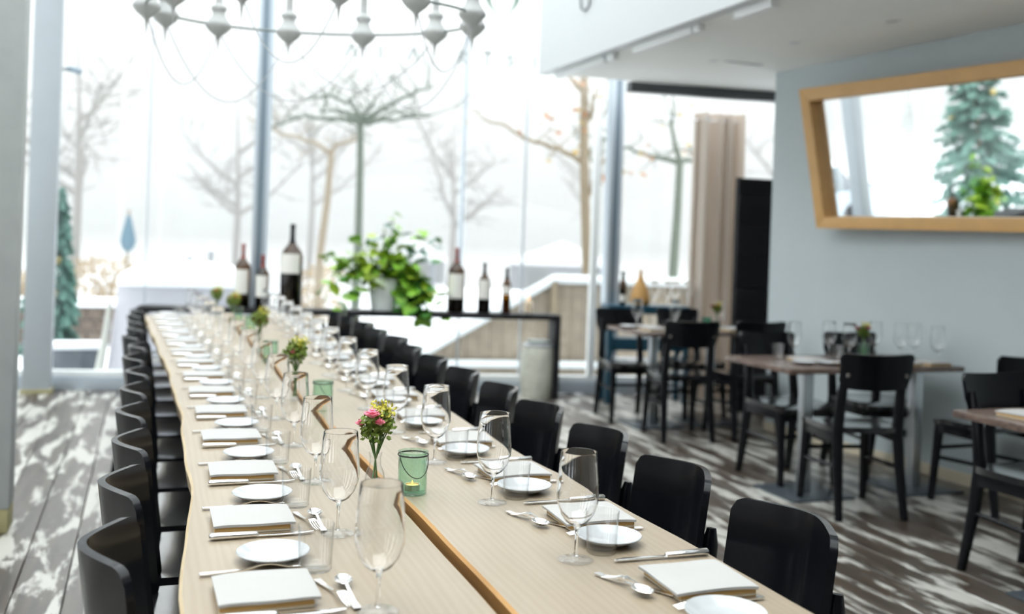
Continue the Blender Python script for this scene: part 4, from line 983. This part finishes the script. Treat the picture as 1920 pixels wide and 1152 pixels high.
# conifers
def conifer(label, loc, h, r, seed, baubles, planter=True):
    rnd = random.Random(seed); t = thing('conifer', label, 'tree', loc)
    z0 = .38 if planter else .1
    if planter:
        MB().lathe([(0, 0), (.24, 0), (.26, .02), (.28, .36), (.29, .38), (.25, .38), (.24, .33), (0, .32)], 20).build('planter', M['stone'], t, smooth=40)
    MB().tube([(0, 0, z0-.06), (0, 0, h*.98)], [.05, .012], 8).build('trunk', M['bark_brown'], t)
    nb = 15
    for q in range(nb):
        z = z0+(h-z0)*(q+.3)/nb; rr = r*(1-(q/nb)**1.1)+.05; b = MB()
        for i in range(14):
            a = 2*math.pi*i/14+q*.7+rnd.uniform(-.1, .1); L = rr*rnd.uniform(.8, 1.15)
            d = Vector((math.cos(a), math.sin(a), rnd.uniform(-.5, .05))); p0 = Vector((0, 0, z+rnd.uniform(-.1, .1))); sd = Vector((-math.sin(a), math.cos(a), 0))
            for k in range(7):
                f = .2+.8*k/6; p = p0+d*L*f; w_ = min(.10, r*.42)*(1.1-f*.6)
                for sg in (-1, 1): b.add([p, p+sd*sg*w_+d*.06+Vector((0, 0, rnd.uniform(-.06, .08))), p+sd*sg*w_*.9+d*.11-Vector((0, 0, .05)), p+d*.06+Vector((0, 0, -.07))], [(0, 1, 2, 3)])
        o = b.build('bough', M['needle'], t, smooth=0)
    for k in range(baubles):
        q = rnd.uniform(.05, .85); a = rnd.uniform(0, 6.28); rr = r*(1-q)*.98+.03; z = z0+(h-z0)*q
        MB().lathe([(.001, -.05), (.03, -.042), (.048, -.015), (.048, .015), (.03, .042), (.001, .05)], 12).build('bauble', M['bauble_y' if k % 2 else 'bauble_w'], t, smooth=60, loc=(rr*math.cos(a), rr*math.sin(a), z))
    return t
conifer('decorated Christmas tree with baubles outside beside the steel column', (-.97, 11.95, GZ), 1.98, .16, 1, 30)
conifer('dark snowy conifer beyond the corner console, seen in the mirror', (-5.2, 9.9, GZ), 3.4, 1.0, 2, 14, False)
st = thing('stone_trough', 'low dark stone trough with a snowy rim outside the left window', 'planter', (-.69, 11.30, GZ))
MB().box(-.28, .30, -.2, .2, 0, .36).build('trough', M['stone'], st, bevel=.03)
MB().box(-.26, .28, -.18, .18, .361, .43).build('snow_cap', M['snow'], st, bevel=.03)
rw = thing('rubble_wall', 'low brown rubble wall with snow on top outside the left window', 'wall', (-.85, 15.2, GZ))
rnd = random.Random(3)
for q in range(11):
    for k in range(3):
        b = MB(); x0 = -1.1+q*.2+(.1 if k % 2 else 0); b.box(x0, x0+.19, -.15+rnd.uniform(-.02, .02), .15, k*.17+.002, k*.17+.165); b.build('stone', M['brown_wall'], rw, bevel=.02)
MB().box(-1.15, 1.25, -.18, .18, .515, .64).build('snow_cap', M['snow'], rw, bevel=.04)
# ramp with boards and white handrail
rp = thing('board_fence', 'weathered vertical board fence with a sloping white handrail outside the middle window', 'fence', (0, 0, 0))
def RX(x_): return 11.08-.185*(x_-3.2)
def rail_z(x_): return .06+.60*(x_-2.95) if x_ < 4.5 else .06+.60*1.55
def rail(name, a, b_, z0, z1, wd):
    L = Vector((b_-a, RX(b_)-RX(a), z1-z0)); MB().tube([(a, RX(a)-.03, z0), (b_, RX(b_)-.03, z1)], wd, 4, flat=1.0).build(name, M['rail'], rp, smooth=0)
rail('handrail', 2.80, 4.50, rail_z(2.80), rail_z(4.5), .055); rail('handrail', 4.48, 6.2, rail_z(4.5), rail_z(4.5), .055)
rail('lower_rail', 2.3, 5.4, -.02, -.02, .045)
x_ = 1.9; rnd = random.Random(9)
while x_ < 6.3:
    tp = lambda q: (min(rail_z(q), rail_z(4.5))-.05) if q > 2.75 else .02
    z0, z1 = tp(x_), tp(x_+.131); y0, y1 = RX(x_), RX(x_+.131)
    MB().add([(x_, y0+.02, GZ), (x_+.131, y1+.02, GZ), (x_+.131, y1+.045, GZ), (x_, y0+.045, GZ), (x_, y0+.02, z0), (x_+.131, y1+.02, z1), (x_+.131, y1+.045, z1), (x_, y0+.045, z0)],
             [(0, 3, 2, 1), (4, 5, 6, 7), (0, 1, 5, 4), (1, 2, 6, 5), (2, 3, 7, 6), (3, 0, 4, 7)]).build('board', M['board'], rp, bevel=.004); x_ += .135
for px in (2.85, 4.5, 6.15): MB().box(px-.035, px+.035, RX(px)-.06, RX(px)+.01, GZ, rail_z(px)).build('post', M['bark_brown'], rp, bevel=.004)
hd = thing('snow_bank', 'broad low snow bank behind the board fence outside', 'snow', (5.6, 13.35, GZ))
def bank(u, v):
    a = (2*u-1); return (a*3.0, (2*v-1)*.55, .95*(1-a**6)*(1-(2*v-1)**2)**.5+.02*math.sin(9*a))
MB().sheet(bank, 24, 8, .02).build('snow', M['snow'], hd, smooth=60)
# things out in the snow
um = thing('closed_parasol', 'closed blue garden parasol far out in the snow outside the left window', 'parasol', (-.33, 19.29, GZ))
MB().tube([(0, 0, 0), (0, 0, 1.98)], .025, 8).build('pole', M['bark_brown'], um)
MB().lathe([(.03, 1.22), (.10, 1.28), (.14, 1.42), (.10, 1.6), (.05, 1.82), (.012, 1.92)], 10).build('canopy', M['canvas'], um, smooth=20)
def shrub(label, loc, r, h, mt, seed):
    rnd = random.Random(seed); b = MB(); t = thing('shrub', label, 'shrub', loc)
    for k in range(500):
        a = rnd.uniform(0, 6.28); q = rnd.random()**.5; z = h*rnd.random(); p = Vector((r*q*math.cos(a), r*q*math.sin(a), z))
        d = Vector((rnd.gauss(0, 1), rnd.gauss(0, 1), rnd.gauss(.6, .6))).normalized()*.12; s = d.orthogonal().normalized()*.03; b.add([p, p+d*.5+s, p+d, p+d*.5-s], [(0, 1, 2, 3)])
    o = b.build('foliage', M[mt], t, smooth=0); o['kind'] = 'stuff'
    for k in range(6):
        a = rnd.uniform(0, 6.28); MB().tube([(0, 0, 0), (r*.7*math.cos(a), r*.7*math.sin(a), h*.8)], [.02, .008], 5).build('stem', M['bark_brown'], t)
shrub('ochre shrub left of the closed parasol in the snow', (-.70, 20.4, GZ), .6, 1.05, 'ochre', 1)
shrub('low brown shrub beside the Christmas tree in the snow', (-2.2, 20.9, GZ), .55, .7, 'ochre', 2)
shrub('brownish shrub behind the potted plant outside', (3.0, 19.1, GZ), .6, 1.0, 'ochre', 3)
def shed(label, loc, w_, d_, h, rz):
    t = thing('shed', label, 'building', loc, rz)
    MB().box(-w_/2, w_/2, -d_/2, d_/2, 0, h).build('wall', M['shed'], t)
    MB().prism([(-w_/2-.2, h), (w_/2+.2, h), (0, h+.75)], -d_/2-.2, d_/2+.2, Matrix.Rotation(R(90), 4, 'X')).build('snowy_roof', M['snow'], t)
    for k in (-.25, .25): MB().box(k*w_-.3, k*w_+.3, -d_/2-.02, -d_/2, .25, h-.15).build('door', M['header'], t)
shed('long grey shed with a snowy roof far beyond the handrail', (12.6, 29.6, GZ), 3.4, 2.2, .95, -.35)
shed('small grey shed far beyond the bottle row', (8.6, 33.5, GZ), 2.2, 1.8, .9, -.35)
for q, (px, py, h, lb) in enumerate([(1.21, 20.86, 1.25, 'short grey bollard in the snow beyond the covered furniture'), (.84, 22.0, 1.1, 'grey bollard farther out in the snow beyond the covered furniture'), (6.0, 21.5, 1.1, 'grey bollard in the snow beyond the green bottles')]):
    t = thing('bollard', lb, 'bollard', (px, py, GZ))
    MB().tube([(0, 0, 0), (0, 0, h)], [.06, .05], 10).build('post', M['shed'], t, smooth=60)
    MB().lathe([(.06, h), (.09, h+.02), (.07, h+.10), (0, h+.13)], 12).build('snow_cap', M['snow'], t, smooth=60)
sc2 = thing('snowed_in_car', 'snow covered pale grey car parked beyond the corner, seen in the mirror', 'car', (-7.2, 15.2, GZ), .9)
def carb(u, v):
    a = 2*math.pi*u; c, s = math.cos(a), math.sin(a); k = (abs(c)**4+abs(s)**4)**(-.25); return (2.0*c*k, .85*s*k*(1-.1*v), .25+.6*v)
MB().sheet(carb, 40, 4, .02).build('body', M['mullion_light'], sc2, smooth=50)
def cabn(u, v):
    a = 2*math.pi*u; c, s = math.cos(a), math.sin(a); k = (abs(c)**4+abs(s)**4)**(-.25); q = 1-.25*v; return (-.15+1.15*c*k*q, .74*s*k*q, .86+.5*v)
MB().sheet(cabn, 40, 4, .02).build('cabin', mat('car_window', (.12, .14, .15), .1), sc2, smooth=50)
MB().box(-.95, .7, -.55, .55, 1.36, 1.48).build('snow_cap', M['snow'], sc2, bevel=.04)
MB().box(.85, 1.95, -.72, .72, .86, .93).build('bonnet_snow', M['snow'], sc2, bevel=.03)
for sx in (-1.25, 1.25):
    for sy in (-.78, .78): MB().lathe([(0, -.1), (.2, -.1), (.3, -.08), (.3, .08), (.2, .1), (0, .1)], 18, mx=Matrix.Translation((sx, sy, .3)) @ Matrix.Rotation(R(90), 4, 'X')).build('wheel', M['rubber'], sc2, smooth=40)
